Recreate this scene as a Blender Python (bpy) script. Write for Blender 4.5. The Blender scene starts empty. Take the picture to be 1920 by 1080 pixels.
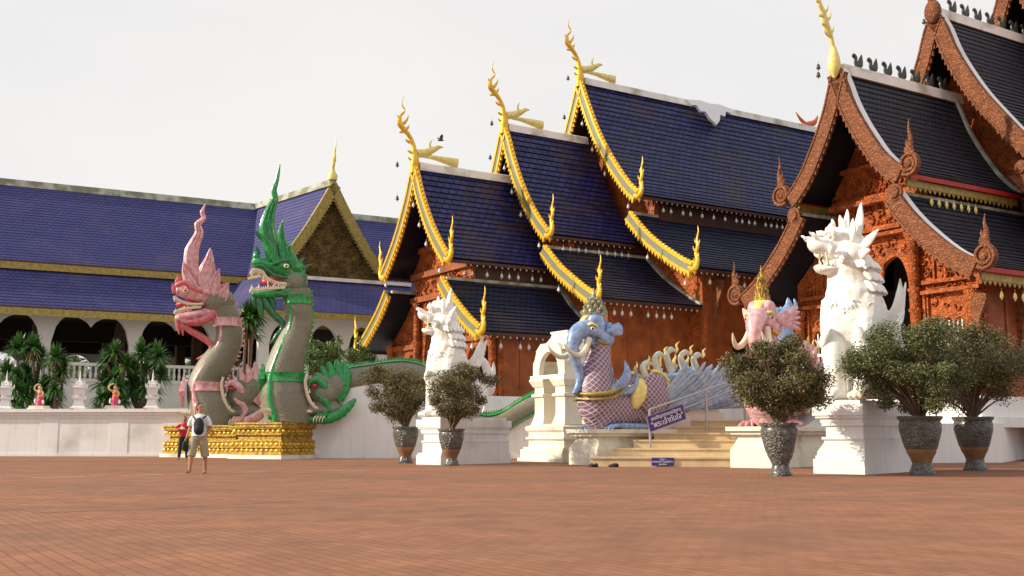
import bpy, bmesh, math, random
from mathutils import Vector, Matrix, Euler
from mathutils.geometry import tessellate_polygon
random.seed(7)
R = math.radians
scn = bpy.context.scene
COL = scn.collection
# ------------------------------------------------------------ camera
FPX, HZ, CAMH = 2050.0, 820.0, 0.85
PITCH = math.atan((HZ - 540) / FPX)
cam_d = bpy.data.cameras.new('camera')
cam = bpy.data.objects.new('camera', cam_d); COL.objects.link(cam)
cam_d.sensor_width = 36.0; cam_d.lens = 36.0 * FPX / 1920
cam_d.clip_start = 0.1; cam_d.clip_end = 4000
cam.location = (0, 0, CAMH); cam.rotation_euler = (R(90) + PITCH, 0, 0)
scn.camera = cam
scn.render.resolution_x = 1024; scn.render.resolution_y = 576
# ------------------------------------------------------------ sky and sun
SUN = Vector((-0.955, -0.11, 0.47)).normalized()
SUN_EL = math.asin(SUN.z); SUN_AZ = math.atan2(SUN.x, SUN.y)
world = bpy.data.worlds.new('World'); scn.world = world
world.use_nodes = True
wn = world.node_tree; wn.nodes.clear()
wo = wn.nodes.new('ShaderNodeOutputWorld'); bg = wn.nodes.new('ShaderNodeBackground')
sky = wn.nodes.new('ShaderNodeTexSky'); sky.sky_type = 'NISHITA'; sky.sun_disc = False
sky.sun_elevation = SUN_EL; sky.sun_rotation = SUN_AZ
sky.air_density = 1.0; sky.dust_density = 4.0; sky.ozone_density = 1.0
hsv = wn.nodes.new('ShaderNodeHueSaturation'); hsv.inputs['Saturation'].default_value = 0.15
mx = wn.nodes.new('ShaderNodeMix'); mx.data_type = 'RGBA'
mx.inputs[0].default_value = 0.86
wt_ = wn.nodes.new('ShaderNodeTexCoord'); wnz = wn.nodes.new('ShaderNodeTexNoise'); wnz.inputs['Scale'].default_value = 1.7; wnz.inputs['Detail'].default_value = 5
wmp = wn.nodes.new('ShaderNodeMapping'); wmp.inputs['Scale'].default_value = (1, 1, 2.6); wn.links.new(wt_.outputs['Generated'], wmp.inputs[0]); wn.links.new(wmp.outputs[0], wnz.inputs['Vector'])
wrp = wn.nodes.new('ShaderNodeValToRGB'); wn.links.new(wnz.outputs[0], wrp.inputs[0])      # thick pale haze veil, slightly uneven
wrp.color_ramp.elements[0].position = .32; wrp.color_ramp.elements[0].color = (.86, .86, .89, 1)
wrp.color_ramp.elements[1].position = .68; wrp.color_ramp.elements[1].color = (1, .975, .95, 1)
wml = wn.nodes.new('ShaderNodeVectorMath'); wml.operation = 'SCALE'; wml.inputs['Scale'].default_value = 9.5
wn.links.new(wrp.outputs[0], wml.inputs[0]); wn.links.new(wml.outputs[0], mx.inputs[7])
bg.inputs['Strength'].default_value = 0.1
wn.links.new(sky.outputs[0], hsv.inputs['Color']); wn.links.new(hsv.outputs[0], mx.inputs[6])
wn.links.new(mx.outputs[2], bg.inputs['Color']); wn.links.new(bg.outputs[0], wo.inputs[0])
sl = bpy.data.lights.new('sun', 'SUN'); sl.energy = 5.0; sl.angle = R(0.6); sl.color = (1.0, 0.88, 0.68)
so = bpy.data.objects.new('sun', sl); COL.objects.link(so)
so.rotation_euler = SUN.to_track_quat('Z', 'Y').to_euler()
scn.view_settings.view_transform = 'Standard'; scn.view_settings.look = 'None'
scn.view_settings.exposure = 0.10; scn.view_settings.gamma = 1.0
# ------------------------------------------------------------ picture to place
def ray(px, py):
    u = px - 960; v = 540 - py
    c, s = math.cos(PITCH), math.sin(PITCH)
    y = FPX * c - v * s
    return u / y, (FPX * s + v * c) / y
def at(px, py, Y):
    k, b = ray(px, py); return Vector((k * Y, Y, CAMH + b * Y))
# ------------------------------------------------------------ materials
def mat(name, col, rough=0.6, metal=0.0, var=0.12, scale=3.0, bump=None, bscale=20, bstr=0.3, bdist=0.02,
        col2=None, spec=0.5, detail=5.0, stain=None, st_scale=0.6, st_lo=0.5, st_hi=0.65, coat=0.0, island=0.0, isl=None, streak=None):
    m = bpy.data.materials.new(name); m.use_nodes = True
    nt = m.node_tree; n = nt.nodes; L = nt.links
    b = n['Principled BSDF']; b.inputs['Roughness'].default_value = rough
    b.inputs['Metallic'].default_value = metal; b.inputs['Specular IOR Level'].default_value = spec
    if coat: b.inputs['Coat Weight'].default_value = coat; b.inputs['Coat Roughness'].default_value = 0.2
    tc = n.new('ShaderNodeTexCoord')
    nz = n.new('ShaderNodeTexNoise'); nz.inputs['Scale'].default_value = scale; nz.inputs['Detail'].default_value = detail
    nz.inputs['Roughness'].default_value = 0.62
    L.new(tc.outputs['Object'], nz.inputs['Vector'])
    rp = n.new('ShaderNodeValToRGB'); L.new(nz.outputs[0], rp.inputs[0])
    c2 = col2 or tuple(min(1, c * (1 + var)) for c in col)
    c1 = tuple(c * (1 - var) for c in col)
    rp.color_ramp.elements[0].position = 0.3; rp.color_ramp.elements[1].position = 0.7
    rp.color_ramp.elements[0].color = (*c1, 1); rp.color_ramp.elements[1].color = (*c2, 1)
    out = rp.outputs[0]
    if isl:
        g0 = n.new('ShaderNodeNewGeometry'); r2 = n.new('ShaderNodeValToRGB'); L.new(g0.outputs['Random Per Island'], r2.inputs[0])
        for q in range(len(isl) - 2): r2.color_ramp.elements.new((q + 1) / (len(isl) - 1))
        for q, cc in enumerate(isl): r2.color_ramp.elements[q].color = (*cc, 1)
        out = r2.outputs[0]
    if streak:
        ms = n.new('ShaderNodeMapping'); ms.inputs['Scale'].default_value = (3.2, 3.2, .28); L.new(tc.outputs['Object'], ms.inputs[0])
        ns = n.new('ShaderNodeTexNoise'); ns.inputs['Scale'].default_value = 1.6; ns.inputs['Detail'].default_value = 7; ns.inputs['Roughness'].default_value = .65; L.new(ms.outputs[0], ns.inputs['Vector'])
        mq = n.new('ShaderNodeMapRange'); mq.inputs['From Min'].default_value = .50; mq.inputs['From Max'].default_value = .80; mq.inputs['To Max'].default_value = .38; L.new(ns.outputs[0], mq.inputs['Value'])
        mk = n.new('ShaderNodeMix'); mk.data_type = 'RGBA'; L.new(mq.outputs[0], mk.inputs[0]); L.new(out, mk.inputs[6]); mk.inputs[7].default_value = (*streak, 1); out = mk.outputs[2]
    if island:
        g = n.new('ShaderNodeNewGeometry'); mr = n.new('ShaderNodeMapRange')
        mr.inputs['To Min'].default_value = 1 - island; mr.inputs['To Max'].default_value = 1 + island
        L.new(g.outputs['Random Per Island'], mr.inputs['Value'])
        hv = n.new('ShaderNodeHueSaturation'); L.new(mr.outputs[0], hv.inputs['Value']); L.new(out, hv.inputs['Color'])
        out = hv.outputs[0]
    if stain:
        n2 = n.new('ShaderNodeTexNoise'); n2.inputs['Scale'].default_value = st_scale; n2.inputs['Detail'].default_value = 6
        L.new(tc.outputs['Object'], n2.inputs['Vector'])
        mr = n.new('ShaderNodeMapRange'); mr.inputs['From Min'].default_value = st_lo; mr.inputs['From Max'].default_value = st_hi
        L.new(n2.outputs[0], mr.inputs['Value'])
        mm = n.new('ShaderNodeMix'); mm.data_type = 'RGBA'; L.new(mr.outputs[0], mm.inputs[0])
        L.new(out, mm.inputs[6]); mm.inputs[7].default_value = (*stain, 1); out = mm.outputs[2]
    L.new(out, b.inputs['Base Color'])
    if bump:
        bp = n.new('ShaderNodeBump'); bp.inputs['Strength'].default_value = bstr; bp.inputs['Distance'].default_value = bdist
        if bump == 'noise':
            t = n.new('ShaderNodeTexNoise'); t.inputs['Scale'].default_value = bscale; t.inputs['Detail'].default_value = 6
        elif bump == 'voronoi':
            t = n.new('ShaderNodeTexVoronoi'); t.inputs['Scale'].default_value = bscale
        elif bump == 'carved':
            wv = n.new('ShaderNodeTexNoise'); wv.inputs['Scale'].default_value = bscale * 0.5; wv.inputs['Detail'].default_value = 2
            t = n.new('ShaderNodeTexWave'); t.wave_type = 'RINGS'; t.inputs['Scale'].default_value = bscale * 0.35
            t.inputs['Distortion'].default_value = 14; t.inputs['Detail'].default_value = 2; t.inputs['Detail Scale'].default_value = 2
        if bump != 'noise' and bump != 'voronoi': L.new(tc.outputs['Object'], t.inputs['Vector']); src = t.outputs[1]
        else: L.new(tc.outputs['Object'], t.inputs['Vector']); src = t.outputs[0]
        L.new(src, bp.inputs['Height']); L.new(bp.outputs[0], b.inputs['Normal'])
    return m
def tile_mat(name, c1, c2, gap, w=0.28, h=0.33, stain=None, st_lo=0.55, st_hi=0.7, rough=0.35, st_scale=0.35, bstr=0.5):
    m = bpy.data.materials.new(name); m.use_nodes = True
    nt = m.node_tree; n = nt.nodes; L = nt.links; b = n['Principled BSDF']; b.inputs['Specular IOR Level'].default_value = .22
    uv = n.new('ShaderNodeUVMap')
    br = n.new('ShaderNodeTexBrick'); L.new(uv.outputs[0], br.inputs['Vector'])
    br.inputs['Scale'].default_value = 1; br.inputs['Brick Width'].default_value = w; br.inputs['Row Height'].default_value = h
    br.inputs['Mortar Size'].default_value = 0.034; br.inputs['Mortar Smooth'].default_value = 0.3; br.inputs['Bias'].default_value = 0
    br.inputs['Color1'].default_value = (*c1, 1); br.inputs['Color2'].default_value = (*c2, 1); br.inputs['Mortar'].default_value = (*gap, 1)
    out = br.outputs[0]
    tc = n.new('ShaderNodeTexCoord')
    nz = n.new('ShaderNodeTexNoise'); nz.inputs['Scale'].default_value = 1.3; nz.inputs['Detail'].default_value = 8; L.new(tc.outputs['Object'], nz.inputs['Vector'])
    hv = n.new('ShaderNodeHueSaturation'); mr = n.new('ShaderNodeMapRange'); mr.inputs['To Min'].default_value = 0.65; mr.inputs['To Max'].default_value = 1.4
    L.new(nz.outputs[0], mr.inputs['Value']); L.new(mr.outputs[0], hv.inputs['Value']); L.new(out, hv.inputs['Color']); out = hv.outputs[0]
    if stain:
        n2 = n.new('ShaderNodeTexNoise'); n2.inputs['Scale'].default_value = st_scale; n2.inputs['Detail'].default_value = 9; n2.inputs['Roughness'].default_value = 0.7
        L.new(tc.outputs['Object'], n2.inputs['Vector'])
        m2 = n.new('ShaderNodeMapRange'); m2.inputs['From Min'].default_value = st_lo; m2.inputs['From Max'].default_value = st_hi
        L.new(n2.outputs[0], m2.inputs['Value'])
        mm = n.new('ShaderNodeMix'); mm.data_type = 'RGBA'; L.new(m2.outputs[0], mm.inputs[0]); L.new(out, mm.inputs[6])
        mm.inputs[7].default_value = (*stain, 1); out = mm.outputs[2]
    L.new(out, b.inputs['Base Color'])
    rm = n.new('ShaderNodeMapRange'); rm.inputs['To Min'].default_value = rough - 0.1; rm.inputs['To Max'].default_value = rough + 0.25
    L.new(nz.outputs[0], rm.inputs['Value']); L.new(rm.outputs[0], b.inputs['Roughness'])
    bp = n.new('ShaderNodeBump'); bp.invert = True; bp.inputs['Strength'].default_value = bstr; bp.inputs['Distance'].default_value = 0.03
    L.new(br.outputs['Fac'], bp.inputs['Height']); L.new(bp.outputs[0], b.inputs['Normal'])
    return m
def scale_mat(name, c1, c2, gap, size=0.13):
    m = bpy.data.materials.new(name); m.use_nodes = True
    nt = m.node_tree; n = nt.nodes; L = nt.links; b = n['Principled BSDF']; b.inputs['Roughness'].default_value = 0.4
    tc = n.new('ShaderNodeTexCoord'); mp = n.new('ShaderNodeMapping')
    mp.inputs['Rotation'].default_value = (R(90), 0, 0)
    L.new(tc.outputs['Object'], mp.inputs['Vector'])
    mp.inputs['Rotation'].default_value = (R(90), R(0), R(45))
    br = n.new('ShaderNodeTexBrick'); L.new(mp.outputs[0], br.inputs['Vector'])
    br.offset = 0.0
    br.inputs['Scale'].default_value = 1; br.inputs['Brick Width'].default_value = size; br.inputs['Row Height'].default_value = size
    br.inputs['Mortar Size'].default_value = size * 0.13; br.inputs['Mortar Smooth'].default_value = 0.6
    br.inputs['Color1'].default_value = (*c1, 1); br.inputs['Color2'].default_value = (*c2, 1); br.inputs['Mortar'].default_value = (*gap, 1)
    L.new(br.outputs[0], b.inputs['Base Color'])
    bp = n.new('ShaderNodeBump'); bp.invert = True; bp.inputs['Strength'].default_value = 0.8; bp.inputs['Distance'].default_value = 0.03
    L.new(br.outputs['Fac'], bp.inputs['Height']); L.new(bp.outputs[0], b.inputs['Normal'])
    return m
M = {}
M['plaster'] = mat('white_plaster', (.80, .80, .79), .75, streak=(.46, .45, .41), var=.05, scale=.8, bump='noise', bscale=9, bstr=.15, stain=(.50, .49, .46), st_scale=.5, st_lo=.55, st_hi=.8)
M['cream'] = mat('cream_plaster', (.78, .74, .63), .75, streak=(.45, .38, .28), var=.07, scale=1.2, bump='noise', bscale=12, bstr=.15, stain=(.45, .38, .27), st_scale=.9, st_lo=.55, st_hi=.75)
M['lion'] = mat('white_lion_plaster', (.86, .85, .81), .6, var=.05, scale=3, bump='noise', bscale=7, bstr=.5, bdist=.04, stain=(.62, .52, .40), st_scale=2.2, st_lo=.56, st_hi=.72)
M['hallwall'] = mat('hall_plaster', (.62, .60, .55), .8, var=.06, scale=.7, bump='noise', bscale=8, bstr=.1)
M['tile_hall'] = tile_mat('hall_roof_tile', (.052, .053, .180), (.060, .062, .200), (.036, .038, .130), .3, .3, stain=(.10, .085, .18), st_lo=.5, st_hi=.8, rough=.6)
M['tile_blue'] = tile_mat('blue_temple_tile', (.030, .038, .17), (.012, .016, .085), (.003, .003, .012), .42, .34, stain=(.05, .032, .035), st_lo=.50, st_hi=.68, rough=.35, bstr=.8)
M['tile_dark'] = tile_mat('dark_temple_tile', (.028, .034, .085), (.020, .024, .055), (.006, .006, .012), .3, .3, stain=(.055, .035, .02), st_lo=.52, st_hi=.72, rough=.4)
M['tile_wood'] = tile_mat('charcoal_temple_tile', (.040, .042, .065), (.028, .030, .045), (.008, .008, .012), .25, .26, stain=(.06, .035, .025), st_lo=.56, st_hi=.75, rough=.45)
M['ridge'] = mat('ridge_plaster', (.84, .79, .73), .6, var=.08, scale=1.5, stain=(.45, .42, .33), st_scale=.7)
M['mossridge'] = mat('mossy_ridge_plaster', (.50, .50, .42), .8, var=.15, scale=1.5, stain=(.22, .23, .15), st_scale=1.4, st_lo=.4, st_hi=.6)
M['wood'] = mat('carved_teak', (.39, .088, .014), .5, var=.5, scale=2.5, bump='carved', bscale=6, bstr=.9, bdist=.05, spec=.4)
M['woodplank'] = mat('teak_planks', (.29, .070, .013), .55, var=.45, scale=1.2, streak=(.12, .035, .012), bump='noise', bscale=5, bstr=.3)
M['woodboard'] = mat('carved_bargeboard_wood', (.27, .088, .03), .6, var=.3, scale=3, bump='carved', bscale=9, bstr=1.0, bdist=.05)
M['darkwood'] = mat('dark_stained_wood', (.07, .025, .014), .6, var=.3, scale=1.5, bump='noise', bscale=10, bstr=.3)
M['redwood'] = mat('red_fascia_paint', (.40, .02, .015), .5, var=.2)
M['gold'] = mat('gold_paint', (.82, .49, .045), .35, metal=.35, var=.2, scale=4, bump='voronoi', bscale=9, bstr=.5)
M['goldcarve'] = mat('carved_gold_paint', (.62, .42, .07), .4, metal=.3, var=.25, scale=5, bump='carved', bscale=14, bstr=.8, bdist=.03, stain=(.30, .16, .05), st_scale=6, st_lo=.5, st_hi=.65)
M['oldgold'] = mat('old_gold_glass_mosaic', (.34, .25, .06), .45, metal=.2, var=.35, scale=5, bump='voronoi', bscale=14, bstr=.5)
M['bronze'] = mat('dark_gilded_relief', (.16, .10, .028), .5, metal=.2, var=.5, scale=1.5, bump='carved', bscale=7, bstr=1, bdist=.05, col2=(.30, .19, .05))
M['mosaic'] = mat('grey_green_mosaic', (.20, .21, .14), .35, metal=.1, var=.25, scale=30, bump='voronoi', bscale=40, bstr=.3)
M['nagaskin'] = mat('grey_glass_mosaic', (.215, .205, .15), .5, var=.4, scale=26, detail=3, bump='voronoi', bscale=16, bstr=.5, stain=(.16, .14, .095), st_scale=1.0, st_lo=.45, st_hi=.7)
M['pink'] = mat('pink_enamel', (.78, .24, .29), .3, var=.3, scale=5, coat=.4, col2=(.88, .58, .60), bump='noise', bscale=8, bstr=.5)
M['red'] = mat('red_enamel', (.45, .04, .03), .4, var=.25)
M['coral'] = mat('coral_enamel', (.66, .15, .17), .35, var=.3, scale=8, coat=.3, bump='voronoi', bscale=12, bstr=.4)
M['green'] = mat('green_enamel', (.010, .27, .060), .22, var=.45, scale=7, coat=.4, bump='voronoi', bscale=11, bstr=.45)
M['darkgreen'] = mat('dark_green_enamel', (.008, .14, .045), .3, var=.4, scale=7, coat=.6, bump='voronoi', bscale=10, bstr=.5)
M['ivory'] = mat('ivory_paint', (.74, .66, .50), .5, var=.12, scale=5)
M['blue'] = mat('pale_blue_enamel', (.16, .30, .58), .25, metal=.15, var=.3, scale=6, coat=.5, col2=(.36, .50, .76), bump='noise', bscale=6, bstr=.4)
M['feather'] = mat('blue_grey_feather_paint', (.17, .31, .52), .35, var=.3, scale=6, col2=(.38, .46, .64), coat=.3, island=.25)
M['featheredge'] = mat('pale_feather_edge', (.46, .50, .42), .5, var=.15, scale=5, island=.15)
M['feathertip'] = mat('white_green_neck_paint', (.52, .56, .48), .5, var=.2, scale=5)
M['yellow'] = mat('yellow_gold_paint', (.80, .66, .22), .4, metal=.1, var=.2, scale=6)
M['crown'] = mat('grey_gold_crown', (.34, .33, .22), .4, metal=.2, var=.4, scale=12, bump='voronoi', bscale=22, bstr=.7)
M['scales'] = scale_mat('pink_bordered_scales', (.21, .15, .24), (.15, .12, .22), (.72, .52, .50), .12)
M['pinkscales'] = scale_mat('pink_scales', (.55, .22, .25), (.45, .25, .3), (.75, .45, .42))
M['metal'] = mat('steel_rail', (.42, .42, .42), .35, metal=.7, var=.1)
M['signblue'] = mat('navy_sign_paint', (.03, .02, .20), .4, var=.1)
M['signviolet'] = mat('sign_edge', (.25, .18, .38), .5, var=.1)
M['white'] = mat('white_paint', (.82, .82, .82), .5, var=.03)
M['glasswhite'] = mat('white_bell', (.62, .60, .57), .3, var=.05)
M['stairs'] = mat('travertine_steps', (.62, .48, .29), .6, var=.12, scale=2, stain=(.42, .30, .18), st_scale=1.5, st_lo=.55, st_hi=.75, bump='noise', bscale=20, bstr=.1)
M['pot'] = mat('glazed_dark_pot', (.075, .075, .075), .35, var=.2, scale=6, bump='carved', bscale=11, bstr=1.0, bdist=.03, col2=(.21, .20, .18), coat=.3)
M['potband'] = mat('ochre_pot_band', (.24, .13, .055), .5, var=.3, scale=4, bump='noise', bscale=10, bstr=.4)
M['leaf'] = mat('small_olive_leaf', (.10, .105, .035), .6, var=.3, scale=2.0, island=.2, isl=((.075, .08, .028), (.11, .115, .038), (.14, .12, .045), (.17, .12, .05)))
M['leaf2'] = mat('small_green_leaf', (.08, .11, .035), .6, var=.3, scale=2.0, island=.2, isl=((.06, .08, .025), (.09, .115, .035), (.12, .135, .045), (.15, .12, .05)))
M['strap'] = mat('strap_leaf', (.050, .15, .025), .45, var=.3, scale=1.5, island=.5)
M['dryleaf'] = mat('dry_strap_leaf', (.22, .15, .06), .7, var=.3, scale=1.5, island=.5)
M['bark'] = mat('grey_brown_bark', (.16, .11, .075), .85, var=.3, scale=6, bump='noise', bscale=15, bstr=.6)
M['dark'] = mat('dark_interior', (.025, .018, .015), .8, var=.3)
M['brown_int'] = mat('brown_interior_panel', (.13, .06, .04), .7, var=.2)
M['skin'] = mat('skin', (.42, .21, .12), .55, var=.06, scale=12)
M['hair'] = mat('black_hair', (.015, .012, .01), .5, var=.3, scale=30)
M['shirtwhite'] = mat('white_cotton', (.70, .70, .72), .85, var=.05, scale=8, bump='noise', bscale=14, bstr=.5, bdist=.02)
M['shirtred'] = mat('red_cotton', (.60, .015, .03), .85, var=.15, scale=8, bump='noise', bscale=14, bstr=.5, bdist=.02)
M['khaki'] = mat('khaki_cotton', (.36, .32, .22), .9, var=.12, scale=8, bump='noise', bscale=14, bstr=.6, bdist=.02)
M['blackcloth'] = mat('black_cloth', (.018, .018, .025), .8, var=.3, scale=10)
M['grey_metal_bird'] = mat('dark_tin', (.07, .075, .07), .5, metal=.4, var=.3)
M['orange'] = mat('orange_painted_cloth', (.70, .17, .05), .6, var=.3, scale=8)
M['magenta'] = mat('magenta_painted_cloth', (.55, .06, .18), .6, var=.3, scale=8)
M['figskin'] = mat('painted_figure_skin', (.62, .42, .24), .6, var=.15, scale=8)
# ------------------------------------------------------------ mesh builder
class MB:
    def __init__(s, Mx=None): s.v = []; s.f = []; s.uv = []; s.M = Mx or Matrix()
    def add(s, vs, fs, uvs=None):
        o = len(s.v); s.v += [tuple(s.M @ Vector(p)) for p in vs]
        for i, f in enumerate(fs):
            s.f.append(tuple(o + k for k in f)); s.uv.append(uvs[i] if uvs else None)
    def box(s, x0, x1, y0, y1, z0, z1, T=None):
        vs = [Vector((x, y, z)) for z in (z0, z1) for y in (y0, y1) for x in (x0, x1)]
        if T: vs = [T @ p for p in vs]
        s.add(vs, [(0, 2, 3, 1), (4, 5, 7, 6), (0, 1, 5, 4), (2, 6, 7, 3), (0, 4, 6, 2), (1, 3, 7, 5)])
    def prism(s, poly, z0, z1):
        n = len(poly); a = sum(poly[i][0] * poly[(i + 1) % n][1] - poly[(i + 1) % n][0] * poly[i][1] for i in range(n))
        if a < 0: poly = poly[::-1]
        s.add([(x, y, z0) for x, y in poly] + [(x, y, z1) for x, y in poly],
              [tuple(reversed(range(n))), tuple(range(n, 2 * n))] + [(i, (i + 1) % n, n + (i + 1) % n, n + i) for i in range(n)])
    def rings(s, rings, cap=True, close=True):
        n = len(rings[0]); vs = [p for r in rings for p in r]; fs = []
        for i in range(len(rings) - 1):
            for j in range(n if close else n - 1):
                k = (j + 1) % n; fs.append((i * n + j, i * n + k, (i + 1) * n + k, (i + 1) * n + j))
        if cap: fs.append(tuple(reversed(range(n)))); fs.append(tuple(range((len(rings) - 1) * n, len(rings) * n)))
        s.add(vs, fs)
    def sweep(s, path, side, wn, ws, sec=10, smooth=4, rib=0, ribn=1):
        side = Vector(side).normalized(); pts = [Vector(p) for p in path]
        if smooth > 1: pts, wn, ws = crom(pts, wn, ws, smooth)
        rr = []
        for i, p in enumerate(pts):
            t = (pts[min(i + 1, len(pts) - 1)] - pts[max(i - 1, 0)])
            if t.length < 1e-9: t = Vector((0, 0, 1))
            t.normalize(); sd = side - t * side.dot(t)
            if sd.length < 1e-4: sd = t.orthogonal()
            sd.normalize(); nn = sd.cross(t)
            ring = []
            m = 1 + (rib * ((i % ribn) / ribn - .5) if rib else 0)
            for j in range(sec):
                q = 2 * math.pi * j / sec
                ring.append(p + nn * (math.cos(q) * wn[i] * m) + sd * (math.sin(q) * ws[i] * m))
            rr.append(ring)
        s.rings(rr)
    def tube(s, path, rad, sec=8, smooth=1):
        pts = [Vector(p) for p in path]; rad = rad if isinstance(rad, (list, tuple)) else [rad] * len(pts)
        d = pts[-1] - pts[0]; up = Vector((0, 0, 1)) if abs(d.normalized().z) < .9 else Vector((0, 1, 0))
        s.sweep(pts, d.cross(up), list(rad), list(rad), sec, smooth)
    def ell(s, c, r, rot=None, n=14, m=9):
        Rm = Euler(rot).to_matrix() if rot else Matrix.Identity(3); c = Vector(c)
        vs = [c + Rm @ Vector((0, 0, -r[2]))]
        for i in range(1, m):
            a = -math.pi / 2 + math.pi * i / m
            for j in range(n):
                q = 2 * math.pi * j / n
                vs.append(c + Rm @ Vector((r[0] * math.cos(a) * math.cos(q), r[1] * math.cos(a) * math.sin(q), r[2] * math.sin(a))))
        vs.append(c + Rm @ Vector((0, 0, r[2]))); fs = []
        for j in range(n): fs.append((0, 1 + (j + 1) % n, 1 + j))
        for i in range(m - 2):
            for j in range(n): k = (j + 1) % n; fs.append((1 + i * n + j, 1 + i * n + k, 1 + (i + 1) * n + k, 1 + (i + 1) * n + j))
        t = len(vs) - 1
        for j in range(n): fs.append((1 + (m - 2) * n + j, 1 + (m - 2) * n + (j + 1) % n, t))
        s.add(vs, fs)
    def lathe(s, prof, c=(0, 0, 0), n=20, sq=1.0):
        c = Vector(c)
        s.rings([[c + Vector((r * math.cos(2 * math.pi * j / n), r * sq * math.sin(2 * math.pi * j / n), z)) for j in range(n)] for r, z in prof])
    def sqlathe(s, prof, c=(0, 0, 0), asp=1.0, n=1):
        # square moulded plinth: (half width, z)
        c = Vector(c)
        s.rings([[c + Vector((x * r, y * (r + (asp - 1)), z)) for x, y in ((-1, -1), (1, -1), (1, 1), (-1, 1))] for r, z in prof])
    def plate(s, outline, th, O=(0, 0, 0), ux=(1, 0, 0), uy=(0, 0, 1), un=(0, 1, 0), holes=()):
        O, ux, uy, un = Vector(O), Vector(ux), Vector(uy), Vector(un)
        loops = [list(outline)] + [list(h) for h in holes]
        tess = tessellate_polygon([[Vector((x, y, 0)) for x, y in lp] for lp in loops])
        flat = [p for lp in loops for p in lp]; n = len(flat)
        vs = [O + ux * x + uy * y for x, y in flat] + [O + ux * x + uy * y + un * th for x, y in flat]
        fs = []
        for t in tess:
            (x0, y0), (x1, y1), (x2, y2) = flat[t[0]], flat[t[1]], flat[t[2]]
            cr = (x1 - x0) * (y2 - y0) - (x2 - x0) * (y1 - y0)
            if abs(cr) < 1e-10: continue
            a = t if cr > 0 else (t[0], t[2], t[1])
            if ux.cross(uy).dot(un) > 0: a = (a[0], a[2], a[1])
            fs.append(tuple(a)); fs.append(tuple(n + k for k in reversed(a)))
        o = 0
        for lp in loops:
            m = len(lp)
            for i in range(m):
                j = (i + 1) % m; fs.append((o + i, o + j, n + o + j, n + o + i))
            o += m
        s.add(vs, fs)
    def build(s, name, m, parent=None, smooth=False):
        me = bpy.data.meshes.new(name); me.from_pydata(s.v, [], s.f)
        if any(u is not None for u in s.uv):
            ul = me.uv_layers.new(name='UVMap'); k = 0
            for i, p in enumerate(me.polygons):
                for q in range(p.loop_total):
                    if s.uv[i] is not None: ul.data[p.loop_start + q].uv = s.uv[i][q]
        me.materials.append(m)
        if smooth:
            me.polygons.foreach_set('use_smooth', [True] * len(me.polygons))
            try: me.set_sharp_from_angle(angle=R(50))
            except Exception: pass
        me.update()
        bm = bmesh.new(); bm.from_mesh(me); bmesh.ops.recalc_face_normals(bm, faces=bm.faces); bm.to_mesh(me); bm.free()
        o = bpy.data.objects.new(name, me); COL.objects.link(o)
        if parent: o.parent = parent
        return o
def crom(pts, a, b, k):
    out, oa, ob = [], [], []
    n = len(pts)
    for i in range(n - 1):
        p0, p1, p2, p3 = pts[max(i - 1, 0)], pts[i], pts[i + 1], pts[min(i + 2, n - 1)]
        for j in range(k):
            t = j / k
            out.append(.5 * ((2 * p1) + (p2 - p0) * t + (2 * p0 - 5 * p1 + 4 * p2 - p3) * t * t + (3 * p1 - p0 - 3 * p2 + p3) * t ** 3))
            oa.append(a[i] * (1 - t) + a[i + 1] * t); ob.append(b[i] * (1 - t) + b[i + 1] * t)
    out.append(pts[-1]); oa.append(a[-1]); ob.append(b[-1])
    return out, oa, ob
def cr2(pts, k=6):
    p, _, _ = crom([Vector((x, y, 0)) for x, y in pts], [0] * len(pts), [0] * len(pts), k)
    return [(q.x, q.y) for q in p]
def blob(name, mb, voxel, m, parent=None, smooth=4):
    """join everything in mb into one continuous skin"""
    me = bpy.data.meshes.new('tmp'); me.from_pydata(mb.v, [], mb.f)
    bm = bmesh.new(); bm.from_mesh(me); bmesh.ops.recalc_face_normals(bm, faces=bm.faces); bm.to_mesh(me); bm.free()
    t = bpy.data.objects.new('tmp', me); COL.objects.link(t)
    r = t.modifiers.new('r', 'REMESH'); r.mode = 'VOXEL'; r.voxel_size = voxel; r.use_smooth_shade = True
    if smooth: s = t.modifiers.new('s', 'SMOOTH'); s.factor = .5; s.iterations = smooth
    dg = bpy.context.evaluated_depsgraph_get(); dg.update()
    nm = bpy.data.meshes.new_from_object(t.evaluated_get(dg)); nm.name = name
    bpy.data.objects.remove(t); bpy.data.meshes.remove(me)
    nm.materials.clear(); nm.materials.append(m)
    nm.polygons.foreach_set('use_smooth', [True] * len(nm.polygons))
    o = bpy.data.objects.new(name, nm); COL.objects.link(o)
    if parent: o.parent = parent
    return o
def thing(name, label, cat, loc=(0, 0, 0), rz=0.0, group=None, sc=1.0):
    o = bpy.data.objects.new(name, None); COL.objects.link(o); o.empty_display_size = .3
    o.location = loc; o.rotation_euler = (0, 0, rz); o.scale = (sc, sc, sc)
    tag(o, label, cat, group); return o
def tag(o, label, cat, group=None):
    o['label'] = label; o['category'] = cat
    if group: o['group'] = group
    return o
def struct(o): o['kind'] = 'structure'; return o
def dup_tree(o, parent=None):
    c = o.copy(); COL.objects.link(c); c.parent = parent
    for k in list(o.children): dup_tree(k, c)
    return c
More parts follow.
